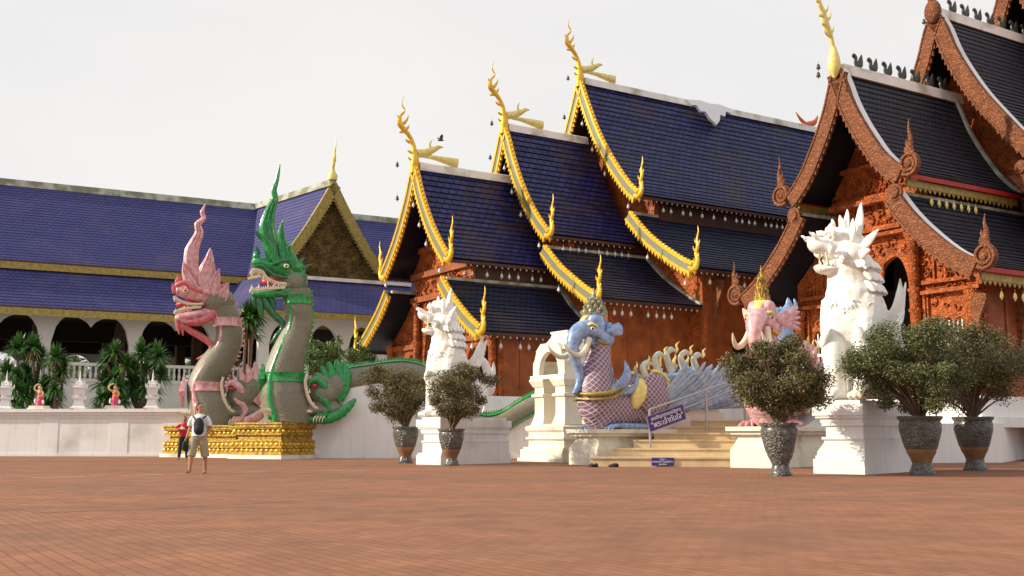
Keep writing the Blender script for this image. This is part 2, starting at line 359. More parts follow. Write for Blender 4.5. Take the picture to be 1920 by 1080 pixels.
# ------------------------------------------------------------ ground
gm = bpy.data.materials.new('brick_paving'); gm.use_nodes = True
nt = gm.node_tree; n = nt.nodes; L = nt.links; b = n['Principled BSDF']; b.inputs['Roughness'].default_value = .85
b.inputs['Specular IOR Level'].default_value = .25
tc = n.new('ShaderNodeTexCoord'); mp = n.new('ShaderNodeMapping'); mp.inputs['Rotation'].default_value = (0, 0, R(58)); L.new(tc.outputs['Object'], mp.inputs[0])
br = n.new('ShaderNodeTexBrick'); L.new(mp.outputs[0], br.inputs['Vector']); br.inputs['Scale'].default_value = 1
br.inputs['Brick Width'].default_value = .22; br.inputs['Row Height'].default_value = .11; br.inputs['Mortar Size'].default_value = .007
br.inputs['Color1'].default_value = (.325, .145, .080, 1); br.inputs['Color2'].default_value = (.265, .115, .066, 1); br.inputs['Mortar'].default_value = (.17, .085, .052, 1)
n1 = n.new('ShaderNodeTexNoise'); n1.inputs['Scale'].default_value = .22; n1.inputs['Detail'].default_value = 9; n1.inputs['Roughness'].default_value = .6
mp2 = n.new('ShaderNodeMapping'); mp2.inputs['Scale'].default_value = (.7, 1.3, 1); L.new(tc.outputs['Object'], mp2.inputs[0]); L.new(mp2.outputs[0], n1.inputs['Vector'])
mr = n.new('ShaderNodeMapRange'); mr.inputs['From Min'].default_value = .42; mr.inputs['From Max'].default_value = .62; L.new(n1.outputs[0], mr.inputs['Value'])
mm = n.new('ShaderNodeMix'); mm.data_type = 'RGBA'; L.new(br.outputs[0], mm.inputs[6]); mm.inputs[7].default_value = (.185, .10, .062, 1)  # broad noise blotches: paving stains, with off-frame tree shadow put into the colour
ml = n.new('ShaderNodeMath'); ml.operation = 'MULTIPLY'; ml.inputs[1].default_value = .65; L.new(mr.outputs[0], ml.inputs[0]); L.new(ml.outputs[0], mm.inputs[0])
n3 = n.new('ShaderNodeTexNoise'); n3.inputs['Scale'].default_value = 1.6; n3.inputs['Detail'].default_value = 8; L.new(tc.outputs['Object'], n3.inputs['Vector'])
m3 = n.new('ShaderNodeMapRange'); m3.inputs['To Min'].default_value = .62; m3.inputs['To Max'].default_value = 1.38; L.new(n3.outputs[0], m3.inputs['Value'])
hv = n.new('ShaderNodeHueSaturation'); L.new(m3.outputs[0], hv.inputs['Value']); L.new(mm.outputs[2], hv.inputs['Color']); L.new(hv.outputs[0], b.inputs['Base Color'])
bp = n.new('ShaderNodeBump'); bp.invert = True; bp.inputs['Strength'].default_value = .4; bp.inputs['Distance'].default_value = .01
L.new(br.outputs['Fac'], bp.inputs['Height']); L.new(bp.outputs[0], b.inputs['Normal'])
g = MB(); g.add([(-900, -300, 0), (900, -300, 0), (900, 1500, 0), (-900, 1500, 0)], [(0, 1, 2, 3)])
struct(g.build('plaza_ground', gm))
def gp(px, py):
    k, bb = ray(px, py); Y = -CAMH / bb; return Vector((k * Y, Y, 0))
# faded painted line across the paving, and a drain joint
def strip(name, pts, w, m, z=.004):
    mb = MB(); P_ = [gp(*p) for p in pts]
    for i in range(len(P_) - 1):
        d = (P_[i + 1] - P_[i]); s = Vector((-d.y, d.x, 0)).normalized() * w / 2
        mb.add([P_[i] - s + Vector((0, 0, z)), P_[i + 1] - s + Vector((0, 0, z)), P_[i + 1] + s + Vector((0, 0, z)), P_[i] + s + Vector((0, 0, z))], [(0, 1, 2, 3)])
    return struct(mb.build(name, m))
M['linepaint'] = mat('worn_line_paint', (.55, .40, .28), .8, var=.1, stain=(.38, .15, .09), st_scale=1.2, st_lo=.45, st_hi=.55)
M['joint'] = mat('dark_joint', (.20, .085, .05), .9, var=.2, stain=(.36, .14, .08), st_scale=.8, st_lo=.5, st_hi=.6)
strip('painted_line', [(60, 896), (230, 892), (380, 887), (620, 882.5), (900, 880)], .16, M['linepaint'])
strip('paving_joint', [(60, 962), (300, 954), (660, 934)], .035, M['joint'], .003)
# ------------------------------------------------------------ terraces
def fr(px, Y): return (ray(px, 820)[0] * Y, Y)
A = Vector((.8465, .5324)); RT = Vector((.5324, -.8465))
tb = MB(); tb.prism([(-13.5, 52.5), (-8.4, 48.3), (1.2, 46.3), (2.4, 42.5), (4.2, 38.0), (8.6, 36.6), (12.3, 36.9), (16.6, 37.5), (24.5, 51), (60, 120), (-20, 120)], -.3, 1.32)
struct(tb.build('temple_terrace', M['plaster']))
tl = MB(); tl.prism([(-70, 52.4), (-13.4, 51.2), (-12.9, 54), (-12.9, 110), (-90, 110)], -.3, 1.95)
struct(tl.build('hall_terrace', M['plaster']))
# ------------------------------------------------------------ roof tools (frame: X across, Y along, Z up)
def seg(prof, step):
    pts = cr2(prof, 8); L_ = [0]
    for i in range(1, len(pts)): L_.append(L_[-1] + math.dist(pts[i], pts[i - 1]))
    N = max(2, round(L_[-1] / step)); out = []
    for k in range(N + 1):
        d = L_[-1] * k / N; i = 1
        while i < len(L_) - 1 and L_[i] < d: i += 1
        t = (d - L_[i - 1]) / (L_[i] - L_[i - 1]); out.append((pts[i - 1][0] * (1 - t) + pts[i][0] * t, pts[i - 1][1] * (1 - t) + pts[i][1] * t))
    return out, L_[-1]
def off(pts, d):
    o = []
    for i, p in enumerate(pts):
        q0 = pts[max(i - 1, 0)]; q1 = pts[min(i + 1, len(pts) - 1)]; dx, dz = q1[0] - q0[0], q1[1] - q0[1]; l = math.hypot(dx, dz)
        o.append((p[0] - dz / l * d, p[1] + dx / l * d))
    return o
def zat(prof, t):
    pts = cr2(prof, 8)
    for i in range(1, len(pts)):
        if pts[i][0] >= t:
            a = (t - pts[i - 1][0]) / max(1e-6, pts[i][0] - pts[i - 1][0]); return pts[i - 1][1] * (1 - a) + pts[i][1] * a
    return pts[-1][1]
def roof(mb, prof, s0, s1, sides=(1, -1), step=.34, lap=.035, th=.12, s0b=None, s1b=None):
    pts, Lt = seg(prof, step); N = len(pts) - 1
    s0b = s0 if s0b is None else s0b; s1b = s1 if s1b is None else s1b
    for sd in sides:
        for i in range(N):
            (x0, z0), (x1, z1) = pts[i], pts[i + 1]; l = math.hypot(x1 - x0, z1 - z0); nx, nz = -(z1 - z0) / l, (x1 - x0) / l
            c = [(x0, z0), (x1 + nx * lap, z1 + nz * lap), (x1 - nx * th, z1 - nz * th), (x0 - nx * th, z0 - nz * th)]
            a0 = s0 + (s0b - s0) * i / N; a1 = s0 + (s0b - s0) * (i + 1) / N; e0 = s1 + (s1b - s1) * i / N; e1 = s1 + (s1b - s1) * (i + 1) / N
            aa = (a0, a1, a1, a0); ee = (e0, e1, e1, e0)
            vs = [(sd * x, aa[k], z) for k, (x, z) in enumerate(c)] + [(sd * x, ee[k], z) for k, (x, z) in enumerate(c)]
            d0 = Lt * i / N; d1 = Lt * (i + 1) / N
            z4 = [(0, 0)] * 4
            mb.add(vs, [(0, 1, 5, 4), (1, 2, 6, 5), (2, 3, 7, 6), (0, 3, 2, 1), (4, 5, 6, 7)],
                   [[(a0, d0), (a1, d1), (e1, d1), (e0, d0)], z4, z4, z4, z4])
def band(prof, o1, o0, step=.2):
    pts, _ = seg(prof, step); return off(pts, o1) + off(pts, o0)[::-1]
def mir(outl, sd): return [(sd * x, z) for x, z in outl]
def rake(parent, prof, s, sd, style):
    if style == 'gold':
        mb = MB(); mb.plate(mir(band(prof, .07, -.26), sd), .12, (0, s, 0)); bo = mb.build('bargeboard', M['mosaic'], parent)
        g_ = MB(); g_.plate(mir(band(prof, .20, .06), sd), .22, (0, s - .05, 0)); g_.plate(mir(band(prof, -.24, -.37), sd), .2, (0, s - .04, 0))
        pts, _ = seg(prof, .26); lo = off(pts, -.35); up = off(pts, .19)
        for i in range(len(lo) - 1):
            a, c = lo[i], lo[i + 1]; m_ = (c[0] * .9 + a[0] * .1, c[1] * .9 + a[1] * .1); e = off([a, m_], -.20)[1]
            g_.plate(mir([a, c, e], sd), .1, (0, s, 0))
            a, c = up[i], up[i + 1]; e = off([a, c], .10)[1]
            g_.plate(mir([a, e, c], sd), .08, (0, s + .02, 0))
        g_.build('gold_edging', M['gold'], bo); return bo
    elif style == 'wood':
        mb = MB(); mb.plate(mir(band(prof, .20, -.50), sd), .16, (0, s, 0))
        for o_ in (-.5, .12): mb.plate(mir(band(prof, o_ + .07, o_), sd), .24, (0, s - .04, 0))
        pts, _ = seg(prof, .3); lo = off(pts, -.5)
        for i in range(len(lo) - 1):
            a, c = lo[i], lo[i + 1]; e = off([a, c], -.12)[1]; mb.plate(mir([a, c, e], sd), .1, (0, s + .02, 0))
        bo = mb.build('bargeboard', M['woodboard'], parent)
        w = MB(); w.plate(mir(band(prof, .19, .02), sd), .36, (0, s + .16, 0)); w.build('white_coping', M['plaster'], bo); return bo
    else:
        mb = MB(); mb.plate(mir(band(prof, .15, -.4), sd), .16, (0, s, 0))
        pts, _ = seg(prof, .24); lo = off(pts, -.4)
        for i in range(len(lo) - 1):
            a, c = lo[i], lo[i + 1]; e = off([a, c], -.12)[0]; mb.plate(mir([a, c, e], sd), .08, (0, s + .02, 0))
        mb.build('bargeboard', M['oldgold'], parent)
def gold_finial(parent, E, s, sd, k=1.0, m='gold'):
    """naga flame turning up at a roof corner"""
    x, z = E; mb = MB()
    pa = [(-.25, .0), (.0, -.14), (.25, -.02), (.36, .28), (.28, .62), (.40, .95), (.36, 1.3), (.47, 1.65), (.44, 1.95)]
    mb.sweep([(sd * (x + a * k), s, z + c * k) for a, c in pa], (0, 1, 0), [v * k * .85 for v in (.14, .20, .20, .15, .13, .12, .08, .05, .008)], [v * k for v in (.10, .13, .13, .10, .09, .08, .05, .03, .006)], 8, 4)
    for (a, c, dx, dz, w) in ((.30, .35, .16, .26, .07), (.28, .70, .17, .26, .06), (.42, 1.0, .13, .25, .05), (.20, .75, -.13, .25, .05), (.3, 1.1, -.10, .24, .045), (-.12, -.05, -.02, .42, .07), (.1, -.2, .04, -.28, .07), (.05, .05, .08, .35, .07)):
        mb.sweep([(sd * (x + a * k), s, z + c * k), (sd * (x + (a + dx * .8) * k), s, z + (c + dz * .45) * k), (sd * (x + (a + dx) * k), s, z + (c + dz) * k)], (0, 1, 0), [w * k, w * .7 * k, .006], [w * k, w * .6 * k, .006], 6, 3)
    mb.build('eave_finial', M[m], parent, True)
def scroll_finial(parent, C, s, sd, r, zt):
    x, z = C; mb = MB(); n_ = 46; sp = []
    for i in range(n_):
        q = -2.2 + i * .30; rr = r * (1 - i / n_ * .8); sp.append((sd * (x + math.cos(q) * rr), s, z + math.sin(q) * rr))
    mb.sweep(sp, (0, 1, 0), [r * .20] * n_, [.16 - .0022 * i for i in range(n_)], 6, 1)
    mb.ell((sd * x, s, z), (r * .35, .15, r * .35))
    mb.plate(mir([(x + math.cos(q / 16 * 2 * math.pi) * r * .95, z + math.sin(q / 16 * 2 * math.pi) * r * .95) for q in range(16)], sd), .08, (0, s, 0))
    mb.sweep([(sd * (x + .1 * r), s, z + r * .7), (sd * (x + .05), s, z + r * 1.35), (sd * (x + .12), s, z + r * 1.9), (sd * (x + .06), s, z + (zt - z) * .78), (sd * (x + .1), s, zt)], (0, 1, 0), [r * .5, r * .36, r * .22, r * .12, .01], [.12, .12, .09, .05, .01], 8, 4)
    for dx, dz in ((-.5, 1.1), (.55, 1.0), (-.25, 1.7), (.35, 1.6)):
        mb.sweep([(sd * (x + .05), s, z + r * (dz - .45)), (sd * (x + dx * r * .6), s, z + r * dz), (sd * (x + dx * r * .5), s, z + r * (dz + .4))], (0, 1, 0), [r * .2, r * .14, .01], [.09, .07, .01], 6, 3)
    mb.build('eave_scroll', M['woodboard'], parent, True)
def eave_trim(parent, t, z, s0, s1, style, name='eave_fringe'):
    for sd in (1, -1):
        f_ = MB()
        if style == 'wood':
            f_.box(sd * t - .05, sd * t + .05, s0, s1, z - .2, z - .02); f_.build('eave_fascia', M['redwood'], parent)
            g_ = MB(); g_.box(sd * (t - .14) - .04, sd * (t - .14) + .04, s0, s1, z - .48, z - .2)
            k = s0 + .1
            while k < s1 - .25:
                g_.plate([(k, z - .46), (k + .26, z - .46), (k + .13, z - .64)], .03, (sd * (t - .14) - .015, 0, 0), (0, 1, 0), (0, 0, 1), (1, 0, 0)); k += .29
            g_.build(name, M['oldgold'], parent)
        else:
            f_.box(sd * t - .05, sd * t + .05, s0, s1, z - .16, z - .02); f_.build('eave_fascia', M['darkwood'], parent)
            g_ = MB(); k = s0 + .1
            while k < s1 - .1:
                g_.ell((sd * t, k, z - .20), (.035, .035, .06), n=6, m=4); k += .34
            g_.build(name, M['glasswhite'], parent)
def gable_wall(parent, up, low, tw, cw, s, z0, m, holes=(), th=.28, opening=None, name='gable_wall'):
    R_ = [(tw, z0), (tw, zat(low, tw) - .2)]
    pl = [p for p in cr2(low, 4) if p[0] < tw - .1][::-1]
    R_ += [(x, z - .22) for x, z in pl]
    R_ += [(cw, pl[-1][1] - .1)] if cw < pl[-1][0] else []
    R_ += [(cw, zat(up, cw) - .2)]
    pu = [p for p in cr2(up, 4) if .12 < p[0] < cw - .1][::-1]
    R_ += [(x, z - .22) for x, z in pu]
    outl = R_ + [(0, pu[-1][1])] + [(-x, z) for x, z in reversed(R_)]
    if opening: outl = outl + opening
    mb = MB(); mb.plate(outl, th, (0, s, 0), holes=holes); return mb.build(name, m, parent)
def curls(mb, x0, x1, z0, z1, s, n_, r=.12, seed=1, arch=None):
    rnd = random.Random(seed)
    for i in range(n_):
        x = rnd.uniform(x0, x1); z = rnd.uniform(z0, z1)
        if arch and arch(x, z): continue
        q0 = rnd.uniform(0, 6.28); sg = rnd.choice((-1, 1)); rr = r * rnd.uniform(.7, 1.4)
        pts = [(x + math.cos(q0 + sg * j * .75) * rr * (1 - j * .11), s, z + math.sin(q0 + sg * j * .75) * rr * (1 - j * .11)) for j in range(7)]
        mb.sweep(pts, (0, 1, 0), [rr * .22] * 6 + [.01], [rr * .4] * 6 + [.02], 5, 1)
def cusp(x0, x1, z0, zs, zt, pend=.5, lobes=2, k=5):
    """cusped opening, right to left, walked for a bottom edge"""
    pts = [(x1, z0), (x1, zs)]; w = (x1 - x0) / lobes
    for i in range(lobes):
        a, c = x1 - i * w, x1 - (i + 1) * w
        za = zs if i == 0 else zt - pend; zc = zs if i == lobes - 1 else zt - pend
        for j in range(1, k * 2):
            u = j / (k * 2); x = a + (c - a) * u; e = math.sin(math.pi * u) ** .55
            base = za * (1 - u) + zc * u; pts.append((x, base + (zt - base) * e))
        pts.append((c, zc))
    pts += [(x0, z0)]; return pts
BELLS = []
def bell_row(rootM, t, z, svals, key): 
    for s in svals: BELLS.append((rootM @ Vector((t, s, z)), key))
RZT = math.atan2(-.8465, .5324)
# ------------------------------------------------------------ blue-roofed temple
TB = thing('blue_roofed_temple', 'large teak temple hall with three stepped dark blue tile roofs edged in gold', 'temple', (-4.81, 52, 0), RZT)
MTB = Matrix.Translation((-4.81, 52, 0)) @ Matrix.Rotation(RZT, 4, 'Z')
up = [[(0, 13.85), (.25, 13.4), (.72, 12.4), (1.35, 11.35), (1.96, 10.5), (2.71, 9.65), (3.4, 8.98)],
      [(0, 16.6), (.37, 15.9), (.88, 14.7), (1.63, 13.3), (2.45, 12.1), (3.3, 11.15), (4.0, 10.5)],
      [(0, 19.95), (.2, 19.5), (.71, 18.4), (1.5, 16.85), (2.45, 15.4), (3.41, 14.2), (4.14, 13.4), (4.8, 12.85)]]
low = [[(2.85, 8.05), (3.71, 7.18), (4.51, 6.55), (5.42, 5.92), (6.3, 5.42)],
       [(3.65, 9.85), (4.87, 8.77), (5.94, 8.05), (6.97, 7.42), (7.7, 7.05)],
       [(4.15, 11.95), (5.1, 11.0), (6.06, 10.22), (7.22, 9.48), (8.2, 8.92), (8.75, 8.68)]]
ss = [0, 5.13, 9.96, 36]; tw = [5.35, 6.6, 7.68]; cw = [2.95, 3.6, 4.35]; REC = 1.6; ZF = 2.62
mt = ['tile_blue', 'tile_blue', 'tile_blue']
for i in range(3):
    e = ss[i + 1] + (REC if i < 2 else 0)
    for sd in (1, -1): mb = MB(); roof(mb, up[i], ss[i] + .12, ss[i + 1] + (.9 if i < 2 else 0), (sd,)); mb.build('upper_roof', M['tile_blue'], TB)
    for sd in (1, -1): mb = MB(); roof(mb, low[i], ss[i] + .12, e, (sd,)); mb.build('lower_roof', M['tile_dark'], TB)
    rc = MB(); z = up[i][0][1]
    rc.plate([(-.2, z - .1), (.2, z - .1), (.13, z + .28), (0, z + .36), (-.13, z + .28)], ss[i + 1] - ss[i] + .2, (0, ss[i] + .3, 0))
    rc.build('ridge_cap', M['ridge'], TB)
    for sd in (1, -1):
        b1_ = rake(TB, up[i], ss[i], sd, 'gold'); b2_ = rake(TB, low[i], ss[i], sd, 'gold')
        gold_finial(b1_, up[i][-1], ss[i] + .08, sd, .95); gold_finial(b2_, low[i][-1], ss[i] + .08, sd, .95)
        # flashing strips
        fl = MB(); fl.box(sd * low[i][0][0] - .12, sd * low[i][0][0] + .12, ss[i] + .3, e, low[i][0][1] - .02, low[i][0][1] + .12)
        if i < 2:
            pts, _ = seg(low[i], .3); o1 = off(pts, .14) + off(pts, .03)[::-1]; fl.plate(mir(o1, sd), .2, (0, e - .2, 0))
        fl.build('roof_flashing', M['mossridge'], TB)
    eave_trim(TB, up[i][-1][0] - .03, up[i][-1][1] - .05, ss[i] + .2, ss[i + 1] + .6, 'blue')
    eave_trim(TB, low[i][-1][0] - .03, low[i][-1][1] - .05, ss[i] + .2, e - .05, 'blue')
    # walls
    for sd in (1, -1):
        wl = MB(); cl = MB()
        a_, c_ = sorted((sd * tw[i], sd * (tw[i] - .25)))
        hole = []
        if i == 2 and sd == 1: hole = [[(13.3, 2.62 + .9), (14.5, 2.62 + .9), (14.5, 5.2), (13.3, 5.2)]]
        s_a = ss[i] + REC + .28; s_b = ss[i + 1] + REC
        wl.plate([(s_a, ZF), (s_b, ZF), (s_b, zat(low[i], tw[i]) - .2), (s_a, zat(low[i], tw[i]) - .2)], .25, (sd * tw[i], 0, 0), (0, 1, 0), (0, 0, 1), (-sd, 0, 0), holes=hole)
        # vertical battens
        k = s_a + .9
        while k < s_b - .3:
            if not (hole and 13.1 < k < 14.7): wl.box(*sorted((sd * tw[i], sd * (tw[i] + .04))), k - .06, k + .06, ZF, zat(low[i], tw[i]) - .35)
            k += 1.45
        wl.box(*sorted((sd * tw[i], sd * (tw[i] + .07))), s_a, s_b, ZF, ZF + .35)
        cl.plate([(s_a, low[i][0][1] - .8), (s_b, low[i][0][1] - .8), (s_b, zat(up[i], cw[i]) - .15), (s_a, zat(up[i], cw[i]) - .15)], .15, (sd * cw[i], 0, 0), (0, 1, 0), (0, 0, 1), (-sd, 0, 0))
        wl.build('side_wall', M['woodplank'], TB); cl.build('clerestory_wall', M['darkwood'], TB)
    if i == 0:
        opn = cusp(-4.9, -2.6, ZF, 3.9, 5.0, .6, 2) + []
        # walked left to right along the bottom edge
        O_ = []
        for (x0, x1, zt, zs, p) in ((-4.9, -2.5, 5.0, 3.9, .7), (-1.7, 1.7, 6.6, 5.2, .4), (2.5, 4.9, 5.0, 3.9, .7)):
            O_ += cusp(x0, x1, ZF, zs, zt, p, 2)[::-1]
        gable_wall(TB, up[0], low[0], tw[0], cw[0], REC, ZF, M['wood'], opening=O_, name='front_wall')
    else:
        gable_wall(TB, up[i], low[i], tw[i], cw[i], ss[i] + REC, ZF, M['wood'], name='gable_wall')
# front beams, columns
bm_ = MB()
for z, w in ((7.55, 2.9), (8.75, 2.9), (10.0, 2.1), (11.2, 1.3)): bm_.box(-w, w, REC - .22, REC, z, z + .28)
for sd in (1, -1): bm_.box(*sorted((sd * 2.1, sd * 5.5)), REC - .16, REC, 5.25, 5.5)
bm_.build('gable_beams', M['woodplank'], TB)
for x in (-5.15, -2.15, 2.15, 5.15):
    c_ = MB(); c_.lathe([(.25, ZF), (.25, ZF + .3), (.18, ZF + .4), (.17, 5.2), (.24, 5.4), (.24, 5.6)], (x, REC - .2, 0), 12)
    if abs(x) < 3: c_.lathe([(.17, 5.6), (.16, 7.3), (.22, 7.5)], (x, REC - .2, 0), 12)
    c_.build('porch_column', M['wood'], TB, True)
def outb(x, z):
    ax = abs(x); return z > (zat(low[0], ax) if ax > low[0][0][0] else zat(up[0], ax)) - .45
cv = MB(); curls(cv, -2.6, 2.6, 6.9, 8.7, REC - .03, 70, .15, 3, outb); curls(cv, -1.6, 1.6, 8.9, 11.0, REC - .03, 50, .13, 4, outb)
for sd in (1, -1): curls(cv, min(sd * 2.4, sd * 5.0), max(sd * 2.4, sd * 5.0), 5.55, 6.2, REC - .03, 30, .13, 5 + sd, outb)
cv.build('carved_relief', M['wood'], TB)
pl = MB(); pl.box(-6.0, 6.0, .5, 9.5, 1.2, 2.62); pl.box(-7.1, 7.1, 6.2, 12, 1.2, 2.60); pl.box(-8.1, 8.1, 11.1, 37, 1.2, 2.61); pl.box(-8.3, 8.3, 10.9, 37.2, 1.2, 1.7); pl.box(-6.2, 6.2, .3, 9, 1.2, 1.69)
pl.build('white_plinth', M['plaster'], TB)
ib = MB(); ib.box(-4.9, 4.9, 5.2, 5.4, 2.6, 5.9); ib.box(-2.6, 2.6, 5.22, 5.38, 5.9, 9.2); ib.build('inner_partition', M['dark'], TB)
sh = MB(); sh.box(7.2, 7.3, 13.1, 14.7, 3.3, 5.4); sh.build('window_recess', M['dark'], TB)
fw = MB()
for (a_, c_, z0_, z1_) in ((13.2, 13.3, 3.4, 5.3), (14.5, 14.6, 3.4, 5.3), (13.2, 14.6, 5.2, 5.32), (13.2, 14.6, 3.4, 3.52)): fw.box(7.68, 7.78, a_, c_, z0_, z1_)
fw.build('window_frame', M['wood'], TB)
for s in (12.2, 16.2, 20.2, 24.2):      # carved eave brackets
    bk = MB(); bk.plate(cr2([(7.7, 5.6), (7.8, 6.4), (8.05, 7.2), (8.45, 8.2), (7.7, 8.3)], 4), .1, (0, s, 0)); bk.build('eave_bracket', M['woodboard'], TB)
# apex finials with the gold tail piece along the ridge
def apex_gold(z, s):
    mb = MB()
    pa = [(0, z - .5), (.02, z + .1), (-.02, z + .6), (-.14, z + 1.1), (-.45, z + 1.5), (-.80, z + 1.85), (-.78, z + 2.25), (-.56, z + 2.55), (-.72, z + 2.9), (-.58, z + 3.3)]
    mb.sweep([(0, s + a, c) for a, c in pa], (1, 0, 0), [.22, .23, .15, .10, .12, .17, .07, .045, .03, .005], [.2, .24, .16, .1, .11, .12, .06, .04, .03, .005], 8, 4)
    for (a, c, da, dc) in ((-.6, z + 1.9, .26, .5), (-.75, z + 2.0, -.22, -.05), (-.75, z + 2.1, -.2, .2), (-.6, z + 1.5, -.25, -.1), (-.25, z + 1.0, -.25, .15), (-.1, z + .5, -.28, .1), (-.05, z + .1, -.3, .18), (-.5, z + 1.6, .2, .3)):
        mb.sweep([(0, s + a, c), (0, s + a + da * .7, c + dc * .5), (0, s + a + da, c + dc)], (1, 0, 0), [.09, .06, .006], [.06, .04, .006], 6, 3)
    mb.build('apex_finial', M['gold'], TB, True)
    t_ = MB(); t_.sweep([(0, s + .3, z + .42), (0, s + 1.1, z + .42), (0, s + 2.4, z + .30)], (1, 0, 0), [.07, .12, .28], [.08, .1, .14], 8, 3)
    t_.sweep([(0, s + .15, z + .5), (0, s + .6, z + .6), (0, s + 1.0, z + .8), (0, s + 1.35, z + 1.0), (0, s + 1.6, z + 1.02)], (1, 0, 0), [.2, .22, .16, .1, .01], [.12, .14, .1, .06, .01], 8, 4)
    t_.sweep([(0, s + .9, z + .8), (0, s + .85, z + 1.1), (0, s + 1.0, z + 1.35)], (1, 0, 0), [.1, .06, .01], [.06, .04, .01], 6, 3)
    t_.build('ridge_tail_ornament', M['yellow'], TB, True)
for i in range(3): apex_gold(up[i][0][1] + .25, ss[i] + .05)
# white crown-shaped ornament on the long ridge
cr_ = MB(); cr_.plate([(1.25 * x_, 1.1 * y_) for x_, y_ in [(-1.5, .35), (-1.2, .05), (-.9, .1), (-.75, -.25), (-.45, -.2), (-.3, -.6), (0, -.95), (.3, -.6), (.45, -.2), (.75, -.25), (.9, .1), (1.2, .05), (1.5, .35), (.6, .5), (0, .42), (-.6, .5)]], .16, (.62, 18.9, 19.6), (0, 1, 0), (-.35, 0, .93), (.93, 0, .35))
curl_ = MB(); cr_.build('ridge_crest', M['white'], TB)
o_ = MB(); o_.sweep([(0, 27.2, 20.25), (0, 27.7, 20.35), (0, 28.3, 20.6), (0, 28.6, 21.1)], (1, 0, 0), [.1, .2, .18, .01], [.1, .12, .1, .01], 8, 4)
o_.sweep([(0, 27.5, 20.3), (0, 27.0, 20.6), (0, 26.6, 21.0)], (1, 0, 0), [.18, .12, .01], [.1, .08, .01], 8, 4)
o_.build('ridge_bird', M['orange'], TB, True)
# fix: upper eave offsets of later tiers
BELLS = []
for i in range(3):
    r_ = random.Random(i + 3); k = ss[i] + 1.0; e = (ss[i] + 5.3 if i < 2 else 22)
    while k < e: BELLS.append((MTB @ Vector((up[i][-1][0] - .08, k, up[i][-1][1] - .40)), ('upper', i))); k += r_.choice((.42, .5, .8))
    k = ss[i] + 1.2; e = (ss[i] + 5.2 if i < 2 else ss[i] + 6)
    while k < e: BELLS.append((MTB @ Vector((low[i][-1][0] - .08, k, low[i][-1][1] - .40)), ('lower', i))); k += r_.choice((.45, .5, 1.0)) if i < 2 else 2.2
    for f in (.25, .45, .66, .97):
        for pr, nm in ((up[i], 'ru'), (low[i], 'rl')):
            if nm == 'rl' and f not in (.45, .97): continue
            pts, _ = seg(pr, .1); p = off(pts, -.62)[int(f * (len(pts) - 1))]
            BELLS.append((MTB @ Vector((p[0], ss[i] - .02, p[1])), (nm, i)))
            if i == 0 and f > .9: BELLS.append((MTB @ Vector((-p[0], ss[i] - .02, p[1])), (nm + 'L', i)))
# ------------------------------------------------------------ wooden temple
G_ = 1.049
def sc(p): return [(x * G_, .85 + (z - .85) * G_) for x, z in p]
TW = thing('carved_teak_temple', 'reddish carved teak temple with charcoal tile roofs and scrolled bargeboards at the right', 'temple', (13.22, 43, 0), RZT)
MTW = Matrix.Translation((13.22, 43, 0)) @ Matrix.Rotation(RZT, 4, 'Z')
wu = [sc([(0, 15.0), (.28, 14.3), (.55, 13.55), (.99, 12.65), (1.44, 11.9), (1.87, 11.25), (2.41, 10.67), (2.75, 10.42)]),
      sc([(0, 18.6), (.38, 17.9), (.78, 16.8), (1.32, 15.7), (2.0, 14.55), (2.85, 13.38), (3.6, 12.4), (4.0, 12.0)]),
      sc([(0, 22.3), (.38, 21.6), (.9, 20.2), (1.6, 18.7), (2.5, 17.2), (3.5, 15.9), (4.8, 14.5)])]
wlw = [sc([(2.35, 9.7), (2.87, 8.95), (3.45, 8.28), (4.15, 7.6), (4.82, 7.05), (5.55, 6.62)]),
       sc([(3.4, 11.2), (4.2, 10.2), (5.0, 9.4), (6.0, 8.6), (6.9, 8.1)]),
       sc([(4.2, 13.3), (5.2, 12.1), (6.3, 11.0), (7.5, 10.1), (8.4, 9.6)])]
ws_ = [0, 6.5, 12.6, 34]; wt = [4.55, 6.0, 7.4]; wc = [2.2, 3.4, 4.3]; ZW = 2.3; RW = 2.2
